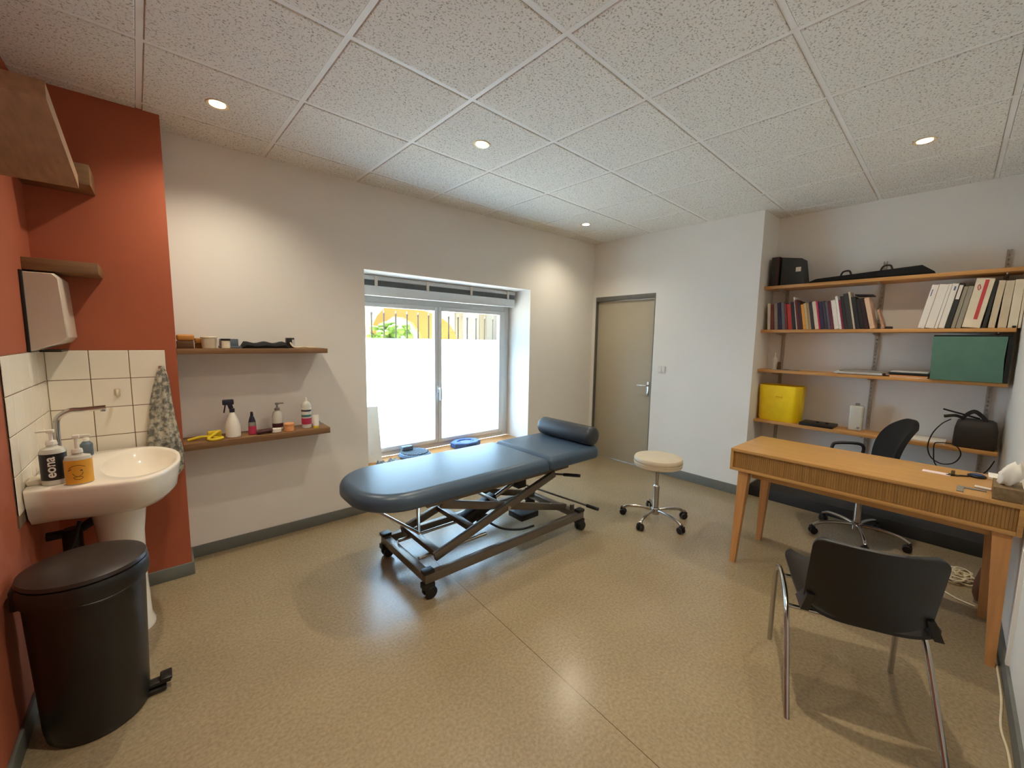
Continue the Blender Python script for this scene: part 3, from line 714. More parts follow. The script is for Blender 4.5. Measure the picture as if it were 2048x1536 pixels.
# ------------------------------------------------------------------ treatment table
t = thing('treatment_table', 'blue grey treatment table on a wheeled scissor lift base below the window', 'treatment table', (1.72, 2.27, 0))
def rrect(x0, x1, y0, y1, rl, rr_, ins, z, n=12):
    x0 += ins; x1 -= ins; y0 += ins; y1 -= ins; rl = max(rl - ins, .004); rr_ = max(rr_ - ins, .004); P_ = []
    for (cx_, cy_, r, a0) in ((x1 - rr_, y1 - rr_, rr_, 0), (x0 + rl, y1 - rl, rl, 90), (x0 + rl, y0 + rl, rl, 180), (x1 - rr_, y0 + rr_, rr_, 270)):
        for k in range(n + 1):
            a = math.radians(a0 + 90 * k / n); P_.append((cx_ + r * math.cos(a), cy_ + r * math.sin(a), z))
    return P_
def cushion(x0, x1, y0, y1, rl, rr_, z0, z1, e):
    rings = []
    h = z1 - z0
    for k in range(5): a = PI / 2 * k / 4; rings.append(rrect(x0, x1, y0, y1, rl, rr_, .02 * (1 - math.sin(a)), z0 + .02 * (1 - math.cos(a))))
    for k in range(9): a = PI / 2 * k / 8; rings.append(rrect(x0, x1, y0, y1, rl, rr_, e * (1 - math.cos(a)), z1 - e + e * math.sin(a)))
    g = G(); g.loft(rings); return g
YA, YB = 1.942, 2.605
part('main_cushion', cushion(.735, 2.052, YA, YB, .27, .03, .56, .655, .05), VINYL, t, sharp=60)
part('head_cushion', cushion(2.058, 2.665, YA, YB, .03, .1, .56, .655, .045), VINYL, t, sharp=60)
g = G(); g.box(.95, 2.03, 2.02, 2.53, .545, .559, .003); part('underboard', g, BLACKPL, t)
g = G(); g.box(2.08, 2.60, 2.02, 2.53, .545, .559, .003); part('underboard', g, BLACKPL, t)
# upper frame
for y in (2.06, 2.49):
    g = G(); g.box(1.12, 2.36, y - .02, y + .02, .505, .5445, .003); part('upper_rail', g, GREYMET, t)
for x in (1.2, 1.75, 2.3):
    g = G(); g.box(x - .02, x + .02, 2.081, 2.469, .51, .54, .002); part('upper_crossbar', g, GREYMET, t)
# base
for y in (1.975, 2.555):
    g = G(); g.box(1.06, 2.46, y - .022, y + .022, .095, .15, .004); part('base_rail', g, GREYMET, t)
for x in (1.085, 2.42):
    g = G(); g.box(x - .025, x + .025, 1.9975, 2.5325, .098, .147, .003); part('base_crossbar', g, GREYMET, t)
for x, y in ((1.085, 1.975), (1.085, 2.555), (2.43, 1.975), (2.43, 2.555)):
    g = G(); g.box(x - .035, x + .035, y - .028, y + .028, .06, .094, .004); c_ = part('caster', g, BLACKPL, t)
    for s in (-1, 1):
        g = G(); g.cyl((x + .012, y + s * .010, .0365), (x + .012, y + s * .030, .0365), .0365, None, 24, .004); part('wheel', g, BLACKPL, c_)
    g = G(); g.box(x - .033, x + .033, y - .026, y + .026, .1505, .172, .003); part('end_block', g, BLACKPL, t)
# scissor arms: a pair rising to the head, a pair rising to the foot
for y in (2.045, 2.487):
    g = G(); g.beam((1.17, y, .185), (2.2, y, .49), .03, .05, .003, (0, 0, 1)); part('lift_arm', g, GREYMET, t)
for y in (2.085, 2.447):
    g = G(); g.beam((2.38, y, .165), (1.24, y, .485), .028, .05, .003, (0, 0, 1)); part('lift_arm', g, GREYMET, t)
for x, z in ((1.20, .195), (1.46, .272)):
    g = G(); g.beam((x, 2.061, z), (x, 2.471, z), .045, .035, .002); part('arm_crossbar', g, GREYMET, t)
g = G(); g.cyl((1.74, 2.02, .346), (1.74, 2.51, .346), .014); part('pivot_shaft', g, STEEL, t)
g = G(); g.beam((1.52, 2.27, .225), (1.80, 2.27, .33), .08, .085, .01).cyl((1.66, 2.27, .215), (1.74, 2.27, .18), .036, None, 20, .004); part('actuator', g, BLACKPL, t)
g = G(); g.cyl((1.80, 2.27, .33), (2.02, 2.27, .41), .016); part('actuator_rod', g, STEEL, t)
g = G(); g.box(1.98, 2.06, 2.2, 2.34, .37, .45, .006); part('actuator_bracket', g, BLACKPL, t)
g = G(); g.box(2.02, 2.2, 2.2, 2.36, .098, .145, .006); part('control_box', g, BLACKPL, t)
for y in (2.13, 2.41):
    g = G(); g.cyl((1.11, y, .16), (1.62, y, .16), .011); part('slide_bar', g, STEEL, t)
g = G(); g.tube([(1.62, 2.2, .26), (1.75, 2.14, .16), (1.9, 2.09, .12), (2.05, 2.10, .10)], .008); part('hose', g, BLACKPL, t)
# pedal bars
g = G(); g.cyl((1.02, 2.50, .352), (1.10, 2.10, .335), .009).tube([(1.28, 2.40, .545), (1.27, 2.42, .47), (1.26, 2.43, .38), (1.27, 2.43, .17)], .010)
g.cyl((1.10, 2.10, .335), (1.27, 2.43, .34), .007)
part('foot_bar', g, STEEL, t)
g = G(); g.cyl((2.36, 2.56, .22), (2.52, 1.98, .175), .008).box(2.40, 2.43, 2.03, 2.05, .15, .19)
pb = part('foot_bar', g, GREYMET, t)
g = G(); g.cyl((2.52, 1.98, .175), (2.548, 1.88, .167), .014, None, 16, .003); part('grip', g, BLACKPL, pb)
g = G(); g.cyl((2.16, 2.5, .40), (2.39, 1.98, .45), .008); pb = part('head_lever', g, GREYMET, t)
g = G(); g.cyl((2.345, 2.08, .44), (2.40, 1.955, .453), .013, None, 16, .003); part('grip', g, BLACKPL, pb)

# bolster on the head section
g = G(); pr = []
rings = []
for k, y in enumerate((1.965, 1.972, 1.985, 2.0, 2.52, 2.535, 2.548, 2.555)):
    s = (.55, .85, .97, 1, 1, .97, .85, .55)[k]
    rings.append([(2.565 + .01 + .078 * s * math.cos(a), y, .655 + .0775 + (.0765 * s) * math.sin(a)) for a in [2 * PI * i / 36 for i in range(36)]])
g.loft(rings)
single('bolster', g, VINYLD, 'dark slate roll cushion lying across the head end of the treatment table', 'cushion', (2.575, 2.26, .656), sharp=60)

# ------------------------------------------------------------------ rolling stool
sx_, sy_ = 3.06, 1.68
t = thing('rolling_stool', 'round cream topped rolling stool on a chrome five star base', 'stool', (sx_, sy_, 0))
g = G(); g.lathe([(0, .472), (.17, .472), (.187, .48), (.19, .495), (.187, .507), (.1875, .510), (.1905, .514), (.191, .535), (.184, .55), (.165, .556), (.1, .559), (0, .56)], (sx_, sy_, 0), 56); se = part('seat', g, CREAM, t, sharp=40)
g = G(); g.lathe([(.1885, .506), (.1925, .5085), (.1885, .511)], (sx_, sy_, 0), 56); part('piping', g, BEIGEBOX, se)
g = G(); g.cyl((sx_, sy_, .462), (sx_, sy_, .4715), .07, None, 24, .002); part('seat_plate', g, BLACKPL, t)
g = G(); g.cyl((sx_, sy_, .30), (sx_, sy_, .4615), .014); part('piston', g, CHROME, t)
g = G(); g.cyl((sx_, sy_, .105), (sx_, sy_, .30), .0245, None, 24, .002).cyl((sx_, sy_, .30), (sx_, sy_, .312), .027, .02); part('column', g, CHROME, t)
def star(t, cx_, cy_, R_, a0, ztop, zend, rt, mt):
    g = G(); g.cyl((cx_, cy_, ztop - .035), (cx_, cy_, ztop + .02), .034, None, 24, .003); part('hub', g, mt, t)
    for k in range(5):
        a = math.radians(a0 + 72 * k); u = V((math.cos(a), math.sin(a), 0))
        p = lambda s, z: V((cx_, cy_, z)) + u * s
        g = G(); g.tube([p(.03, ztop), p(R_ * .45, ztop + .004), p(R_ * .8, ztop - .008), p(R_ * .96, ztop - .03), p(R_, zend)], rt, 12); part('leg', g, mt, t)
        q = u.cross(V((0, 0, 1)))
        c0 = p(R_, 0)
        g = G(); g.cyl(c0 + V((0, 0, .05)), c0 + V((0, 0, zend + .004)), .010).box(-.016, .016, -.02, .02, .044, .062, .004, 2, Matrix.Translation(c0) @ Matrix.Rotation(a, 4, 'Z')); cs = part('caster', g, BLACKPL, t)
        for s in (-1, 1):
            g = G(); w0 = c0 + q * s * .006 - u * .008 + V((0, 0, .027)); g.cyl(w0, w0 + q * s * .018, .027, None, 20, .004); part('wheel', g, BLACKPL, cs)
star(t, sx_, sy_, .27, 113, .095, .068, .0125, CHROME)

# ------------------------------------------------------------------ desk
t = thing('desk', 'oak writing desk with a slatted front panel against the right wall', 'desk', (3.18, .44, 0))
DX0, DX1, DYA, DYB = 2.9, 3.468, -.188, 1.066
g = G(); g.box(DX0, DX1, DYA, DYB, .766, .786, .003); part('desktop', g, OAK, t)
g = G(); g.box(DX0, DX1, DYB - .018, DYB, .637, .7655, .002).box(DX0, DX1, DYA, DYA + .018, .637, .7655, .002).box(DX0, DX1, DYA + .018, DYB - .018, .637, .655, .002)
g.box(DX1 - .02, DX1, DYA + .018, DYB - .018, .655, .7655)
part('case', g, OAK, t)
g = G()
y = DYA + .019
while y < DYB - .03:
    g.box(DX0 + .012, DX0 + .03, y, y + .0112, .6555, .765, .0012, 1); y += .0118
part('slatted_panel', g, SLAT, t)
g = G(); g.box(DX0 + .06, DX0 + .08, DYA + .09, DYB - .12, .594, .6365, .002).box(DX1 - .09, DX1 - .07, DYA + .09, DYB - .12, .594, .6365, .002); part('under_rail', g, OAK, t)
for (xt, yt, xb, yb) in ((2.95, .985, 2.897, 1.0), (3.41, .985, 3.392, 1.0), (2.95, -.132, 2.885, -.152), (3.41, -.118, 3.378, -.124)):
    g = G(); g.loft([[(xb + a * .016, yb + b * .016, 0) for a, b in ((-1, -1), (1, -1), (1, 1), (-1, 1))], [(xt + a * .031, yt + b * .031, .6365) for a, b in ((-1, -1), (1, -1), (1, 1), (-1, 1))]])
    part('leg', g, OAKZ, t)

DT = .7865
single('pale_paper', G().box(3.235, 3.29, .06, .17, DT, DT + .003), PINKPAPER, 'narrow pale paper slip lying on the desk near its back edge', 'paper', (3.26, .115, DT))
single('green_clip', G().box(3.262, 3.282, .03, .07, DT, DT + .008, .002).box(3.255, 3.27, .045, .06, DT + .0085, DT + .03, .003), mat('dark olive plastic', (84, 80, 52), .5), 'small olive clip between the pale slip and the blue badge', 'clip', (3.27, .05, DT))
t = thing('lanyard_badge', 'round blue badge with a black strap on the desk', 'badge', (3.3, -.02, DT))
g = G(); g.cyl((3.335, -.035, DT), (3.335, -.035, DT + .012), .036, None, 28, .003); part('rim', g, BLACKPL, t)
g = G(); g.cyl((3.335, -.035, DT + .0122), (3.335, -.035, DT + .016), .027, None, 28, .001); part('blue_face', g, BLUEB, t)
g = G(); g.box(-.05, .05, -.008, .008, 0, .006, .002, 2, Matrix.Translation((3.28, .035, DT)) @ Matrix.Rotation(math.radians(128), 4, 'Z')); part('strap', g, BLACKPL, t)
t = single('grey_square', G().box(2.93, 3.02, .005, .028, DT, DT + .005, .001).box(3.02, 3.045, -.07, .028, DT, DT + .005, .001), GREYP, 'grey angled measuring tool at the front edge of the desk', 'tool', (2.99, 0, DT))
t = thing('red_pen', 'white pen with a red end beside the tissue box', 'pen', (3.03, -.06, DT))
g = G(); g.cyl((3.085, -.03, DT + .006), (3.07, -.085, DT + .006), .006); part('barrel', g, WHITEPL, t)
g = G(); g.cyl((3.0695, -.086, DT + .0075), (3.055, -.118, DT + .0075), .0075, .006); part('cap', g, REDP, t)
t = single('paper_stack', G().box(3.335, 3.455, -.155, -.075, DT, DT + .014, .001), PAPER, 'loose white papers behind the tissue box on the desk', 'papers', (3.405, -.095, DT))
single('striped_packet', G().box(3.20, 3.30, -.135, -.09, DT, DT + .018, .003), WBOX, 'small pale packet lying between the badge and the tissue box', 'packet', (3.25, -.11, DT))
t = thing('tissue_box', 'wood patterned tissue box at the right end of the desk', 'tissue box', (2.985, -.115, DT))
TX0, TX1, TY0, TY1 = 2.915, 3.03, -.16, -.082
TY0, TY1 = -.176, -.085
g = G(); g.box(TX0, TX1 + .08, TY0, TY1, DT, DT + .06, .002); part('carton', g, TISSUEB, t)
rr = []
for k, (z, s) in enumerate(((.0605, .5), (.08, .8), (.11, 1.0), (.14, .85), (.165, .3))):
    rr.append([(3.0 + .045 * s * (1 + .3 * math.sin(3 * a + k)) * math.cos(a), -.122 - .006 * k + .036 * s * (1 + .25 * math.sin(4 * a + 2 * k)) * math.sin(a), DT + z + .01 * math.sin(3 * a)) for a in [2 * PI * i / 30 for i in range(30)]])
g = G(); g.loft(rr); part('tissue', g, PAPER, t, sharp=70)

# ------------------------------------------------------------------ visitor chair
A = math.radians(24); cc = V((2.136, .265, 0))
t = thing('visitor_chair', 'black plastic visitor chair with chrome legs in front of the desk', 'chair', cc, A)
for s in (1, -1):
    y = s * .237
    g = G(); g.tube([(-.242, y, .0), (-.225, y, .025), (-.06, y - s * .006, .285), (.0, y - s * .008, .352), (.07, y - s * .01, .385), (.17, y - s * .008, .412), (.215, y - s * .004, .405), (.232, y, .36), (.238, y, .25), (.242, y, .0)], .0105, 12, 8)
    part('side_frame', g, CHROME, t, local=True)
for x, z in ((-.01, .345), (.15, .40)):
    g = G(); g.cyl((x, -.228, z), (x, .228, z), .009); part('crossbar', g, CHROME, t, local=True)
def seatf(u, v):
    s = -.20 + .45 * u; tt = (-1 + 2 * v)
    z = .437 + .022 * u - .014 * math.sin(PI * u) + .03 * abs(tt) ** 4 - .05 * max(0, u - .85) ** 2 * 20 * (.05)
    ins = .03 * max(0, (abs(u - .5) - .38) / .12) ** 2
    return (s, tt * (.213 - ins), z), (0, 0, 1)
g = G(); g.sheet(seatf, 22, 22, .012); part('seat', g, BLACKPL, t, local=True, sharp=60)
def backf(u, v):
    tt = -1 + 2 * u; v = .5 - .5 * math.cos(PI * v)
    rc = .04; dz = max(0, (v - 1) * .29 + rc, rc * .5 - v * .29); corner = rc - math.sqrt(max(0, rc * rc - dz * dz))
    z0 = .49 + .012 * abs(tt) ** 3 - .03 * (1 - tt * tt); z1 = .785
    z = z0 + (z1 - z0) * v
    x = -.195 - .075 * v - .045 * (1 - tt * tt)
    return (x, .024 + tt * (.19 - corner), z), (1, -tt * .2, .22)
g = G(); g.sheet(backf, 30, 20, .012); part('backrest', g, BLACKPL, t, local=True, sharp=60)
for s in (1, -1):
    kb, kt = (.205, .197) if s > 0 else (.192, .150)
    g = G(); g.loft([[(-.20, s * kb + a, .447) if i < 2 else (-.10, s * kb + a, .452) for i, a in enumerate((-.014, .014, .014, -.014))], [(-.235, s * kt + a, .535) if i < 2 else (-.195, s * kt + a, .54) for i, a in enumerate((-.012, .012, .012, -.012))]])
    part('bracket', g, BLACKPL, t, local=True)

# ------------------------------------------------------------------ office chair behind the desk
oc_ = V((4.02, .527, 0)); OA = math.radians(114)
t = thing('office_chair', 'black mesh office chair on a chrome star base behind the desk', 'chair', oc_, OA)
star(t, oc_.x, oc_.y, .30, 127, .105, .068, .0125, CHROME)
g = G(); g.cyl((oc_.x, oc_.y, .125), (oc_.x, oc_.y, .30), .026, None, 22, .002).cyl((oc_.x, oc_.y, .30), (oc_.x, oc_.y, .40), .016); part('column', g, CHROME, t)
g = G(); g.box(-.10, .08, -.08, .08, .40, .432, .008); part('tilt_mechanism', g, BLACKPL, t, local=True)
rings = []
for z, e in ((.433, .03), (.44, .008), (.47, .0), (.488, .012), (.496, .05)):
    rings.append([(x, y, z) for x, y, _ in rrect(-.16, .29, -.235, .235, .09, .09, e, z, 6)])
g = G(); g.loft(rings); part('seat', g, BLACKFAB, t, local=True, sharp=60)
def obf(u, v):
    tt = -1 + 2 * u
    hw = .215 * (1 - .30 * v ** 3) * (1 - .12 * (1 - v) ** 2)
    z = .575 + .385 * v - .05 * (v ** 4) * tt * tt
    x = -.11 - .11 * v - .035 * (1 - tt * tt) + .03 * math.sin(PI * v)
    return (x, tt * hw, z), (1, -.3 * tt, .2)
g = G(); g.sheet(obf, 20, 20, .03); part('backrest', g, BLACKFAB, t, local=True, sharp=60)
g = G(); g.tube([(-.05, 0, .42), (-.16, 0, .43), (-.195, 0, .5), (-.195, 0, .62)], .018); part('back_support', g, BLACKPL, t, local=True)
for s in (1, -1):
    g = G(); g.tube([(.06, s * .20, .425), (.08, s * .265, .45), (.13, s * .28, .58), (.13, s * .28, .655), (.10, s * .28, .68), (-.02, s * .28, .69), (-.07, s * .28, .67), (-.07, s * .28, .60), (-.04, s * .27, .47), (.0, s * .22, .425)], .0125, 10)
    part('armrest', g, BLACKPL, t, local=True)

# ------------------------------------------------------------------ wall shelving in the alcove
XF = 4.36
SHZ = [(2.003, 2.03), (1.598, 1.625), (1.222, 1.248), (.735, .762)]
lbl = ['top pine shelf of the alcove, carrying the black boxes and the long black case', 'second pine shelf from the top, carrying the books and binders',
       'third pine shelf from the top, carrying the green box and laptops', 'lowest pine shelf of the alcove, carrying the yellow box and dark bag']
for (z0, z1), lb in zip(SHZ, lbl):
    single('pine_shelf', G().box(XF, XS - .022, -.125, YC - .004, z0, z1, .003), PINE, lb, 'shelf', (4.49, .65, z0), 'pine alcove shelves')
for y, lb, zb in ((1.30, 'perforated steel shelf rail with brackets at the left of the alcove', .30), (.608, 'perforated steel shelf rail with brackets in the middle of the alcove', .30), (-.05, 'perforated steel shelf rail with brackets at the right of the alcove', .30)):
    t = thing('shelf_rail', lb, 'shelf rail', (XS, y, zb), 0, 'steel shelf rails')
    g = G(); z = zb
    g.box(XS - .014, XS, y - .0135, y - .0045, zb, 2.19).box(XS - .014, XS, y + .0045, y + .0135, zb, 2.19)
    while z < 2.18: g.box(XS - .014, XS - .001, y - .0046, y + .0046, z, z + .018); z += .032
    part('channel', g, RAILM, t)
    for z0, z1 in SHZ:
        g = G(); g.prism([(XS - .0145, z0 - .001), (XF + .03, z0 - .001), (XF + .03, z0 - .011), (XS - .0145, z0 - .03)], 'y', y - .004, y + .004)
        part('bracket', g, RAILM, t)

# ------------------------------------------------------------------ books: each leans on its left neighbour
S2 = 1.6255
def pack(items, y_start, sign, names, first_pivot=None):
    """sign +1: tops lean towards +y (left), row runs to the right; returns nothing"""
    piv, th, hgt = y_start, 0, .2
    for it in items:
        yield it
bk = mat
def bookcol(n, c): return mat(n, c, .55, var=.08, scale=40)
COLS = {}
def colm(c):
    if c not in COLS: COLS[c] = bookcol('book cover %d %d %d' % c, c)
    return COLS[c]
books = [  # width px in the photo crop, height, colour, words, lean degrees
    (48, .245, (206, 196, 180), 'thin white spotted book at the left end of the row of books', 3.5),
    (52, .235, (112, 52, 46), 'brick red book, second from the left end of the book row', 4.2),
    (54, .245, (146, 138, 128), 'grey book right of the brick red book near the left end', 5.0),
    (56, .25, (44, 44, 74), 'thick navy book near the left end of the book row', 6.2),
    (50, .25, (112, 112, 120), 'blue grey book between the navy book and the bright red book', 6.6),
    (32, .24, (120, 44, 44), 'thin dark red book touching the bright red book', 7.2),
    (64, .235, (192, 62, 48), 'bright red thick book in the left half of the row', 7.6),
    (46, .25, (38, 40, 44), 'black book just left of the tall thin white one', 8.0),
    (18, .295, (228, 220, 208), 'tall very thin white book in the left half of the row', 8.6),
    (34, .27, (104, 46, 48), 'maroon book right of the tall thin white book', 9.0),
    (48, .255, (66, 38, 42), 'very dark maroon book left of the orange book', 9.2),
    (42, .225, (226, 158, 66), 'orange book in the middle left of the row', 9.4),
    (40, .235, (196, 172, 124), 'tan book right of the orange book', 9.6),
    (32, .235, (184, 160, 130), 'pale brown thin book right of the tan book', 9.7),
    (50, .245, (60, 58, 58), 'charcoal book between the pale brown and cream books', 9.8),
    (56, .245, (220, 204, 180), 'cream book left of the magenta one', 9.9),
    (24, .25, (188, 36, 78), 'thin magenta book in the middle of the row', 10.0),
    (52, .24, (52, 46, 70), 'purple navy book right of the magenta one', 10.1),
    (44, .245, (58, 58, 72), 'slate navy book, second right of the magenta one', 10.2),
    (34, .24, (92, 92, 100), 'grey slate book left of the dark wine book', 10.3),
    (44, .245, (94, 36, 52), 'dark wine book left of the two white books', 10.4),
    (66, .25, (230, 224, 214), 'thick white book right of the middle', 10.5),
    (34, .285, (232, 228, 222), 'taller white book beside the thick white one', 10.6),
    (30, .25, (140, 46, 72), 'thin plum book right of the taller white one', 10.7),
    (46, .28, (42, 42, 44), 'tall black book in the right half of the row', 10.8),
    (64, .30, (58, 60, 58), 'thick dark grey book, tallest of the dark ones', 10.9),
    (26, .315, (216, 206, 186), 'tallest narrow cream book in the right half', 11.0),
    (56, .27, (34, 34, 36), 'black book right of the tallest cream one', 11.2),
    (52, .25, (30, 30, 32), 'second black book right of the tallest cream one', 11.4),
    (52, .255, (46, 28, 30), 'black book with a red headed spine near the right end', 11.6),
    (60, .255, (218, 184, 152), 'beige book leaning at the right end of the row', 13.0)]
k_ = .000508
def row(items, y0, sgn, xf, depth, mk, kk, zb):
    piv = y0; pth = None; ph = None; pt = None
    for it in items:
        wpx, hh, th = it[0], it[1], math.radians(it[4])
        tk = wpx * kk * math.cos(th)
        if pth is not None:
            hmin = min(ph, hh) * math.cos(th)
            piv = piv - sgn * (pt / math.cos(pth) + max(0, hmin * (math.tan(th) - math.tan(pth))) + .0006)
        mk(it, piv, tk, hh, th * sgn, xf, depth, zb, sgn)
        pth, ph, pt = th, hh, tk
BOOKP = mat('page paper', (222, 212, 190), .9)
def mkbook(it, piv, tk, hh, th, xf, depth, zb, sgn):
    dp = depth * random.uniform(.85, 1.0); jx = xf + random.uniform(0, .012); t_ = tk - .0004
    g = G(); c_ = .0022
    y0, y1 = (-t_, 0) if sgn > 0 else (0, t_)
    g.box(0, c_, y0, y1, 0, hh, .0006, 1).box(c_, dp, y0, y0 + c_, 0, hh).box(c_, dp, y1 - c_, y1, 0, hh)
    o = obj('book', g, colm(it[2]), None, local=True)
    # rotate about the x axis so that the spine leans: positive th leans to +y
    o.location = (jx, piv, zb); o.rotation_euler = (-th, 0, 0)
    tag(o, it[3], 'book', 'books on the second shelf'); WM[o] = Matrix.Translation(o.location) @ Matrix.Rotation(-th, 4, 'X')
    g = G(); g.box(c_ + .0002, dp - .005, y0 + c_ + .0002, y1 - c_ - .0002, .004, hh - .004); part('page_block', g, BOOKP, o, local=True)
    return o
row(books, 1.372, 1, 4.385, .17, mkbook, k_, S2)
# dark book lying on top of the right part of the row, and small colourful cards
o = single('flat_book', G().box(0, .15, -.115, 0, 0, .012, .001), colm((40, 36, 44)), 'dark book lying flat on top of the leaning books', 'book', (0, 0, 0)); o.rotation_euler = (math.radians(4), 0, 0)
o.location = (4.41, .752, S2 + .278)
o = single('colour_booklet', G().box(4.40, 4.53, -.007, .007, 0, .16, .001), mat('multicoloured cover', (170, 128, 100), .6, var=.6, scale=25), 'thin multicoloured booklet leaning at the right end of the books', 'booklet', (0, 0, 0)); o.location = (0, .548, S2 + .002); o.rotation_euler = (math.radians(-17), 0, 0)
single('card_pack', G().box(4.40, 4.47, .50, .54, S2, S2 + .02, .002), DGREY, 'small dark pack lying at the foot of the right hand books', 'pack', (4.43, .52, S2))

binders = [ # width px, height, material, words, lean, strips (z0,z1,material)
    (38, .315, CREAMBOX, 'cream file box at the right end of the binder row, against the side wall', .8, []),
    (118, .325, CREAMBOX, 'broad cream file box, second from the right end', 1.2, []),
    (112, .32, BEIGEBOX, 'beige file box right of the narrow dark gap', 2.0, []),
    (88, .325, BEIGEBOX, 'beige file box directly right of the red banded one', 4.0, []),
    (52, .32, DGREY, 'dark narrow binder behind the red banded file box', 5.5, []),
    (250, .345, CREAMBOX, 'wide cream file box with a red band on its front', 7.0, [(.06, .335, REDBAND, .28, .5)]),
    (74, .30, GREYBOX, 'grey beige file box left of the red banded one', 7.4, []),
    (60, .30, GREYBOX, 'narrow grey file box right of the black binder', 7.8, []),
    (76, .325, DGREY, 'black binder with a white label on its spine', 8.2, [(.21, .31, WBOX, .15, .85)]),
    (92, .325, WBOX, 'white binder with a small blue mark left of the black binder', 8.5, [(.275, .305, BLUEP, .3, .6)]),
    (48, .325, WBOX, 'narrow white binder, third from the left end', 8.7, []),
    (138, .325, WBOX, 'wide plain white binder, second from the left end', 8.9, []),
    (108, .325, WBOX, 'white binder with a thin blue stripe at the left end of the binder row', 9.1, [(.24, .29, BLUEP, .62, .76)])]
def mkbinder(it, piv, tk, hh, th, xf, depth, zb, sgn):
    dp = depth; t_ = tk - .0006
    y0, y1 = (-t_, 0) if sgn > 0 else (0, t_)
    g = G(); g.box(0, dp, y0, y1, 0, hh, .0015, 1)
    o = obj('file_binder', g, it[2], None, local=True)
    o.location = (xf + random.uniform(0, .01), piv, zb); o.rotation_euler = (-th, 0, 0)
    tag(o, it[3], 'binder', 'file binders on the second shelf'); WM[o] = Matrix.Translation(o.location) @ Matrix.Rotation(-th, 4, 'X')
    for a, b, m_, f0, f1 in it[5]:
        g = G(); g.box(-.0008, -.0001, y0 + f0 * t_, y0 + f1 * t_, a, b)
        if m_ is REDBAND:
            g.tube([(-.001, y0 + .62 * t_, .27), (-.001, y0 + .72 * t_, .30), (-.001, y0 + .8 * t_, .285), (-.001, y0 + .7 * t_, .262), (-.001, y0 + .62 * t_, .285)], .0022, 6)
        part('printed_band', g, m_, o, local=True)
row(binders, -.142, -1, 4.385, .20, mkbinder, .000354, S2)
single('black_clip', G().box(4.365, 4.383, -.122, -.104, S2, S2 + .016, .003), BLACKPL, 'tiny black clip on the shelf edge below the last file box', 'clip', (4.375, -.113, S2))

# ------------------------------------------------------------------ top shelf
S1 = 2.0305
o = single('archive_box', G().box(4.42, 4.6, 1.325, 1.392, S1, S1 + .27, .003), DGREY, 'tall black archive box with a dark red stripe at the top shelf left end', 'box', (4.5, 1.36, S1))
g = G(); g.box(4.4185, 4.4195, 1.335, 1.347, S1 + .01, S1 + .265); part('stripe', g, MAROON, o, 'dark red stripe')
g = G(); g.prism([(1.31, S1), (1.12, S1), (1.135, S1 + .11), (1.155, S1 + .235), (1.31, S1 + .262)], 'x', 4.43, 4.6)
o = single('document_box', g, DGREY, 'dark sloping document box with a cream label on the top shelf', 'box', (4.5, 1.22, S1))
g = G(); g.box(4.4285, 4.4295, 1.155, 1.195, S1 + .12, S1 + .16); part('paper_label', g, CREAMBOX, o, 'cream paper label')
t = thing('long_case', 'long flat black zipped case with two handles on the top shelf', 'case', (4.48, .68, S1))
g = G(); g.loft([[(4.40, 1.085, S1), (4.40, .325, S1), (4.58, .325, S1), (4.58, 1.085, S1)], [(4.395, 1.08, S1 + .012), (4.395, .30, S1 + .02), (4.585, .30, S1 + .02), (4.585, 1.08, S1 + .012)], [(4.405, 1.03, S1 + .036), (4.405, .37, S1 + .075), (4.58, .37, S1 + .075), (4.58, 1.03, S1 + .036)]]); part('body', g, BLACKFAB, t, sharp=20)
for y, z in ((.83, .05), (.575, .065)):
    g = G(); g.tube([(4.44, y + .035, S1 + z - .004), (4.44, y + .02, S1 + z + .03), (4.44, y - .02, S1 + z + .034), (4.44, y - .035, S1 + z)], .007); part('handle', g, BLACKPL, t)

# ------------------------------------------------------------------ third shelf
S3 = 1.2485
t = thing('glass_vial', 'small clear vial with a brown bottle foot at the left end of the third shelf', 'vial', (4.43, 1.29, S3))
g = G(); g.lathe([(0, 0), (.03, 0), (.03, .004), (.012, .012), (.010, .05), (.022, .075), (.022, .10), (.006, .12), (.004, .16), (0, .16)], (4.43, 1.30, S3), 22); part('vial', g, CLEAR, t)
g = G(); g.cyl((4.43, 1.262, S3), (4.43, 1.262, S3 + .075), .018, .012, 20, .003); part('brown_bottle', g, DKWOOD, t)
single('flat_cards', G().box(4.40, 4.47, 1.10, 1.33, S3, S3 + .004).box(4.41, 4.46, 1.18, 1.22, S3 + .0042, S3 + .01), GREYP, 'thin grey cards lying flat near the left end of the third shelf', 'cards', (4.43, 1.2, S3))
t = thing('silver_laptop', 'closed silver laptop lying on the third shelf left of the black one', 'laptop', (4.46, .67, S3))
g = G(); g.box(4.372, 4.56, .52, .83, S3 + .004, S3 + .013, .003); part('base', g, SILVER, t)
g = G(); g.box(4.372, 4.56, .52, .83, S3 + .0135, S3 + .022, .003); part('lid', g, SILVER, t)
g = G(); g.box(4.385, 4.55, .54, .81, S3, S3 + .0038); part('underside', g, BLACKPL, t)
single('grey_folder', G().box(4.39, 4.58, .49, .80, S3 + .0225, S3 + .034, .002), GREYP, 'grey folder lying on top of the silver laptop', 'folder', (4.48, .65, S3 + .0225))
single('orange_folder', G().box(4.368, 4.57, .262, .478, S3 + .0062, S3 + .016, .002), ORANGEPAPER, 'orange folder under the black laptop on the third shelf', 'folder', (4.47, .37, S3 + .006))
single('paper_sheets', G().box(4.372, 4.56, .265, .475, S3, S3 + .006), PAPER, 'white paper sheets at the bottom of the right hand stack', 'papers', (4.47, .37, S3))
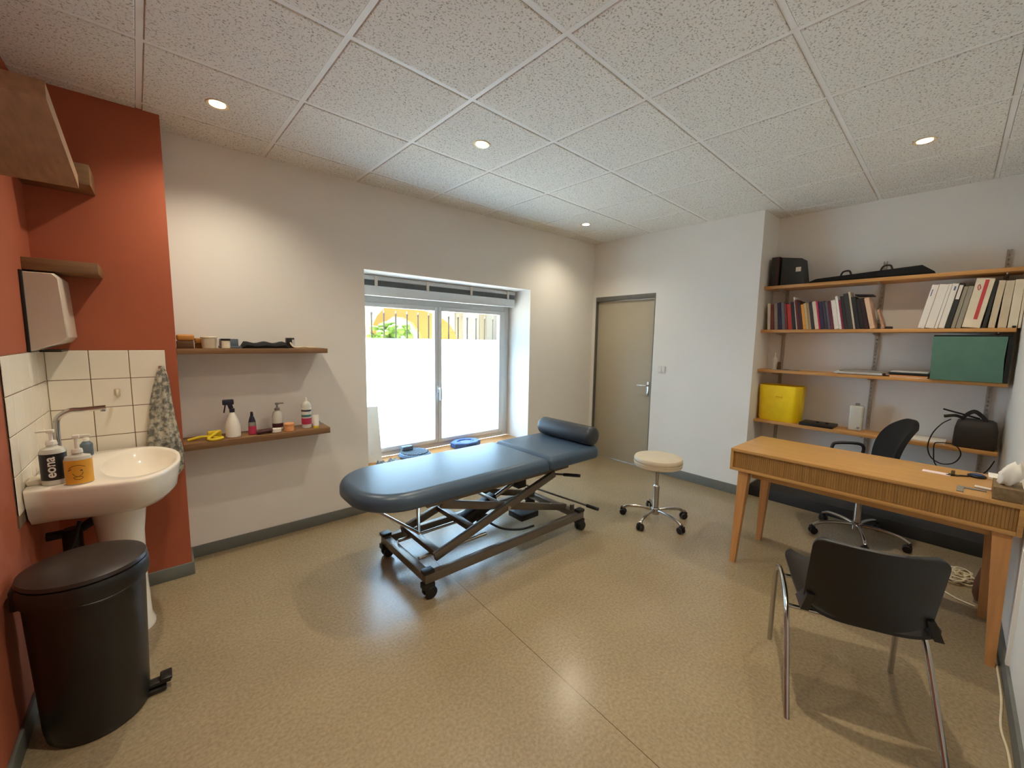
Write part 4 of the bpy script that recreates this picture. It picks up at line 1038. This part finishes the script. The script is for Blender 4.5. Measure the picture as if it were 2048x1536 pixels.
single('black_laptop', G().box(4.368, 4.57, .258, .48, S3 + .0165, S3 + .036, .003), BLACKPL, 'closed black laptop on the orange folder beside the green box', 'laptop', (4.47, .37, S3 + .0165))
single('grey_tablet', G().box(4.38, 4.57, .265, .475, S3 + .0365, S3 + .046, .003), SILVER, 'thin grey tablet on top of the black laptop', 'tablet', (4.47, .37, S3 + .0365))
t = thing('green_box', 'large green fabric storage box hanging over the front of the third shelf', 'storage box', (4.44, .07, S3))
g = G(); g.loft([[(4.345, .252, S3 + .001), (4.345, -.098, S3 + .001), (4.50, -.098, S3 + .001), (4.50, .252, S3 + .001)], [(4.335, .255, S3 + .16), (4.335, -.09, S3 + .16), (4.50, -.098, S3 + .16), (4.50, .255, S3 + .16)], [(4.345, .262, S3 + .318), (4.345, -.095, S3 + .318), (4.50, -.098, S3 + .318), (4.50, .262, S3 + .318)]]); part('fabric_body', g, GREENF, t)
g = G(); g.prism([(4.34, -.0985), (4.50, -.0985), (4.50, -.12), (4.35, -.12)], 'z', S3 + .001, S3 + .318); part('side_panel', g, BLACKPL, t, 'black side panel')
g = G(); g.box(4.36, 4.50, -.118, .258, S3 + .3185, S3 + .329, .002); part('lid', g, BLACKPL, t, 'black lid')

# ------------------------------------------------------------------ lowest shelf
S4 = .7625
t = thing('yellow_box', 'yellow plastic storage box at the left end of the lowest shelf', 'storage box', (4.45, 1.24, S4))
g = G(); o8 = lambda e, z: rrect(4.375 + e, 4.60 - e, 1.055 + e, 1.408 - e, .06, .06, 0, z, 8)
g.loft([o8(.016, S4), o8(.008, S4 + .02), o8(.0, S4 + .335), o8(.004, S4 + .34), o8(.01, S4 + .335), o8(.018, S4 + .03)]); part('tub', g, YELLOW, t, sharp=45)
g = G(); g.box(4.368, 4.3735, 1.19, 1.25, S4 + .235, S4 + .25, .002); part('grip', g, YELLOW, t)
t = thing('black_console', 'flat black console with small knobs on the lowest shelf beside the yellow box', 'device', (4.45, .95, S4))
g = G(); g.box(4.37, 4.57, .80, 1.048, S4, S4 + .026, .005); part('casing', g, BLACKPL, t)
for y in (.86, .93):
    g = G(); g.cyl((4.47, y, S4 + .0262), (4.47, y, S4 + .036), .013, None, 18, .002); part('knob', g, BLACKPL, t)
t = thing('plastic_bottle', 'square translucent canister with a grey cap on the lowest shelf', 'bottle', (4.50, .66, S4))
g = G(); g.box(4.46, 4.55, .625, .715, S4, S4 + .215, .012, 3); part('body', g, CLEAR, t)
g = G(); g.cyl((4.505, .67, S4 + .2152), (4.505, .67, S4 + .235), .016, None, 20, .002); part('cap', g, GREYP, t)
g = G(); g.cyl((4.4595, .645, S4 + .03), (4.445, .645, S4 + .03), .01); part('tap', g, GREYP, t)
single('paper_pile', G().box(4.40, 4.60, .13, .40, S4, S4 + .012, .002), PAPER, 'white papers lying on the lowest shelf left of the dark bag', 'papers', (4.5, .26, S4))
t = thing('dark_bag', 'dark brown bag with black handles at the right end of the lowest shelf', 'bag', (4.48, -.02, S4))
g = G(); q_ = lambda e, z: rrect(4.385 + e, 4.60 - e, -.118 + e, .098 - e, .03, .03, 0, z, 5)
g.loft([q_(.01, S4), q_(.0, S4 + .02), q_(.003, S4 + .14), q_(.012, S4 + .185), q_(.03, S4 + .20)]); part('body', g, BAG, t, sharp=50)
for x in (4.43, 4.54):
    g = G(); g.tube([(x, .065, S4 + .185), (x, .05, S4 + .225), (x, .01, S4 + .26), (x, -.03, S4 + .232), (x, -.06, S4 + .19)], .009); part('handle', g, BLACKPL, t)
t = thing('reflex_hammer', 'black reflex hammer lying across the top of the dark bag', 'hammer', (4.42, .07, S4 + .2))
g = G(); g.cyl((4.50, -.02, S4 + .21), (4.375, .16, S4 + .27), .006); part('handle', g, BLACKPL, t)
g = G(); g.tube([(4.395, .155, S4 + .215), (4.40, .10, S4 + .228), (4.415, .06, S4 + .215)], .011); part('head', g, BLACKPL, t)
g = G()
pts = [(4.45, .12, S4 + .19), (4.35, .16, S4 + .16), (4.335, .20, S4 + .08), (4.34, .215, S4 - .02), (4.34, .19, S4 - .10), (4.34, .13, S4 - .135), (4.34, .07, S4 - .11), (4.338, .045, S4 - .04), (4.34, .08, S4 + .018), (4.348, .16, S4 + .02), (4.338, .182, S4 + .005), (4.33, .18, S4 - .06), (4.33, .165, S4 - .14), (4.34, .10, S4 - .21), (4.38, .0, S4 - .225), (4.45, -.08, S4 - .17), (4.58, -.12, S4 - .10)]
g.tube(pts, .0038, 8, 8); single('black_cable', g, BLACKPL, 'looped black cable hanging from the dark bag over the lowest shelf edge', 'cable', (4.34, .12, S4 - .2))

# ------------------------------------------------------------------ on the floor under the desk
g = G(); P_ = []
for k in range(150):
    a = k * .51; r_ = .055 + .035 * math.sin(k * .37) + .02 * math.sin(k * 1.3)
    P_.append((3.83 + r_ * 1.1 * math.cos(a) + .02 * math.sin(k * .21), -.02 + r_ * .8 * math.sin(a), .012 + .035 * (.5 + .5 * math.sin(k * .9)) * (1 - r_ * 4)))
P_ = [(x, y, max(z, .0055)) for x, y, z in P_]
P_ += [(3.70, .03, .0055), (3.58, .045, .0055), (3.50, -.02, .0055), (3.47, -.10, .0055)]
g.tube(P_, .0045, 6, 3); single('cable_tangle', g, CABLEW, 'tangled cream cable heap on the floor under the desk', 'cable', (3.83, -.02, 0))
g = G(); g.tube([(3.36, yr(3.36) + .02, .005), (3.016, yr(3.0) + .024, .005), (2.64, yr(2.64) + .022, .005), (2.42, yr(2.42) + .034, .005), (2.231, yr(2.23) + .022, .005), (1.8, yr(1.8) + .03, .005)], .0042, 8, 6)
single('floor_cable', g, CABLEW, 'cream cable running along the right wall skirting', 'cable', (2.6, -.17, 0))
t = thing('umbrella', 'folded brown umbrella standing behind the right desk legs', 'umbrella', (3.56, -.10, 0))
g = G(); g.lathe([(0, .01), (.012, .01), (.03, .05), (.035, .12), (.024, .22), (.014, .34), (.010, .40), (0, .40)], (0, 0, 0), 18, Matrix.Translation((3.55, -.105, 0)) @ Matrix.Rotation(math.radians(6), 4, 'X') @ Matrix.Rotation(math.radians(4), 4, 'Y')); part('cover', g, BROWNLEA, t)
g = G(); g.tube([(3.578, -.147, .40), (3.582, -.151, .45), (3.58, -.145, .48), (3.572, -.125, .485)], .007); part('grip', g, DKWOOD, t)
t = thing('wall_duct', 'slim white cable duct standing on the skirting of the right wall', 'duct', (2.785, yr(2.785), .085))
g = G(); g.prism([(2.77, yr(2.77)), (2.80, yr(2.80)), (2.80, yr(2.80) + .012), (2.77, yr(2.77) + .012)], 'z', .086, .62); part('duct_cover', g, WHITE, t)

# ------------------------------------------------------------------ outside the window
g = G(); g.box(-12, 22, WO + .001, 40, -.15, -.02); struct('ground', g, GROUND)
t = thing('window_bars', 'row of dark vertical iron bars outside the window', 'security bars', (2.35, 4.1, 0))
xs = [1.635 - .13 * k for k in (3, 2, 1)] + [1.635 + .1305 * k for k in range(16)]
for x in xs:
    g = G(); g.cyl((x, 4.1, .12), (x, 4.1, 1.72), .0075, None, 10).lathe([(.0075, 0), (.012, .012), (0, .06)], (x, 4.1, 1.72), 10); part('bar', g, IRON, t)
for z in (.25, 1.2):
    g = G(); g.box(xs[0] - .2, xs[-1] + .3, 4.085, 4.115, z, z + .02); part('rail', g, IRON, t)
for x in (xs[0] - .2, xs[-1] + .3):
    g = G(); g.box(x - .02, x + .02, 4.08, 4.12, -.02, 1.75); part('post', g, IRON, t)
g = G(); poly = [(3.5, -.02), (3.5, 1.4), (3.58, 1.7), (3.72, 1.98), (3.95, 2.22), (4.5, 2.2), (4.92, 2.15), (5.3, 2.05), (5.6, 1.88), (5.78, 1.65), (5.86, 1.4), (5.86, -.02), (4.85, -.02), (4.85, 1.3), (4.80, 1.6), (4.6, 1.85), (4.35, 1.97), (4.1, 1.98), (3.85, 1.8), (3.7, 1.5), (3.65, 1.3), (3.65, -.02)]
g.prism(poly, 'y', 9.0, 9.12)
single('stone_arch', g, OCHRE, 'ochre arch seen through the upper window panes', 'arch', (4.75, 9.25, -.02))
t = thing('garden_tree', 'bright green tree seen through the left window pane', 'tree', (3.74, 8.3, -.02))
g = G()
for k in range(170):
    a = random.uniform(0, 2 * PI); r_ = random.uniform(.1, .62); zz = random.uniform(.7, 1.88) - .3 * r_
    g.ball((3.74 + r_ * .75 * math.cos(a), 8.3 + r_ * .4 * math.sin(a), zz), random.uniform(.05, .10), 1, 1, .8, 8)
part('crown', g, LEAF, t, sharp=10)
g = G(); g.cyl((3.74, 8.3, -.02), (3.74, 8.3, 1.0), .09, .06); part('trunk', g, DKWOOD, t)
t = thing('white_building', 'white building with pale shutters behind the right pane', 'building', (8, 13, 0))
g = G(); g.box(-3, 18, 14, 15, -.02, 4.2); part('facade', g, FACADE, t)
for x in (8.0, 9.0, 10.2):
    g = G(); g.box(x, x + .35, 13.95, 14.0, .8, 3.2, .01); part('shutter', g, BEIGEF, t)
t = single('beige_wing', G().box(10.9, 16, 12.4, 13.4, -.02, 4.4), BEIGEF, 'beige side wing at the right edge of the window view', 'building', (12, 13, -.02))

# ------------------------------------------------------------------ light from outside
wd = bpy.data.worlds.new('sky'); bpy.context.scene.world = wd; wd.use_nodes = True
nt = wd.node_tree; bg = nt.nodes['Background']
sk = nt.nodes.new('ShaderNodeTexSky'); sk.sky_type = 'NISHITA'; sk.sun_disc = False; sk.sun_elevation = math.radians(62); sk.sun_rotation = 0
nt.links.new(sk.outputs[0], bg.inputs[0]); bg.inputs[1].default_value = .42
S = bpy.data.lights.new('sun', 'SUN'); S.energy = 60; S.angle = .01; S.color = (.94, .97, 1)
so = bpy.data.objects.new('sun', S); C.objects.link(so); so.rotation_euler = (math.radians(-15), 0, math.radians(6))

# ------------------------------------------------------------------ camera
def set_cam():
    y, p, r = map(math.radians, (40.7888, -6.2594, .9181))
    fw = V((math.sin(y) * math.cos(p), math.cos(y) * math.cos(p), math.sin(p)))
    rt0 = V((math.cos(y), -math.sin(y), 0)); up0 = rt0.cross(fw)
    rt = math.cos(r) * rt0 + math.sin(r) * up0; up = -math.sin(r) * rt0 + math.cos(r) * up0
    cam = bpy.data.cameras.new('camera'); co = bpy.data.objects.new('camera', cam); C.objects.link(co)
    M = Matrix((rt, up, -fw)).transposed().to_4x4(); M.translation = (0, 0, 1.494); co.matrix_world = M
    cam.sensor_fit = 'HORIZONTAL'; cam.sensor_width = 36; cam.lens = 811.24 / 2048 * 36; cam.clip_start = .01; cam.clip_end = 200
    bpy.context.scene.camera = co
set_cam()
bpy.context.scene.cycles.diffuse_bounces = 8; bpy.context.scene.cycles.max_bounces = 16
vs = bpy.context.scene.view_settings
bpy.context.scene.display_settings.display_device = 'sRGB'
vs.view_transform = 'Standard'; vs.look = 'None'; vs.gamma = 1; vs.use_curve_mapping = False; vs.exposure = .27
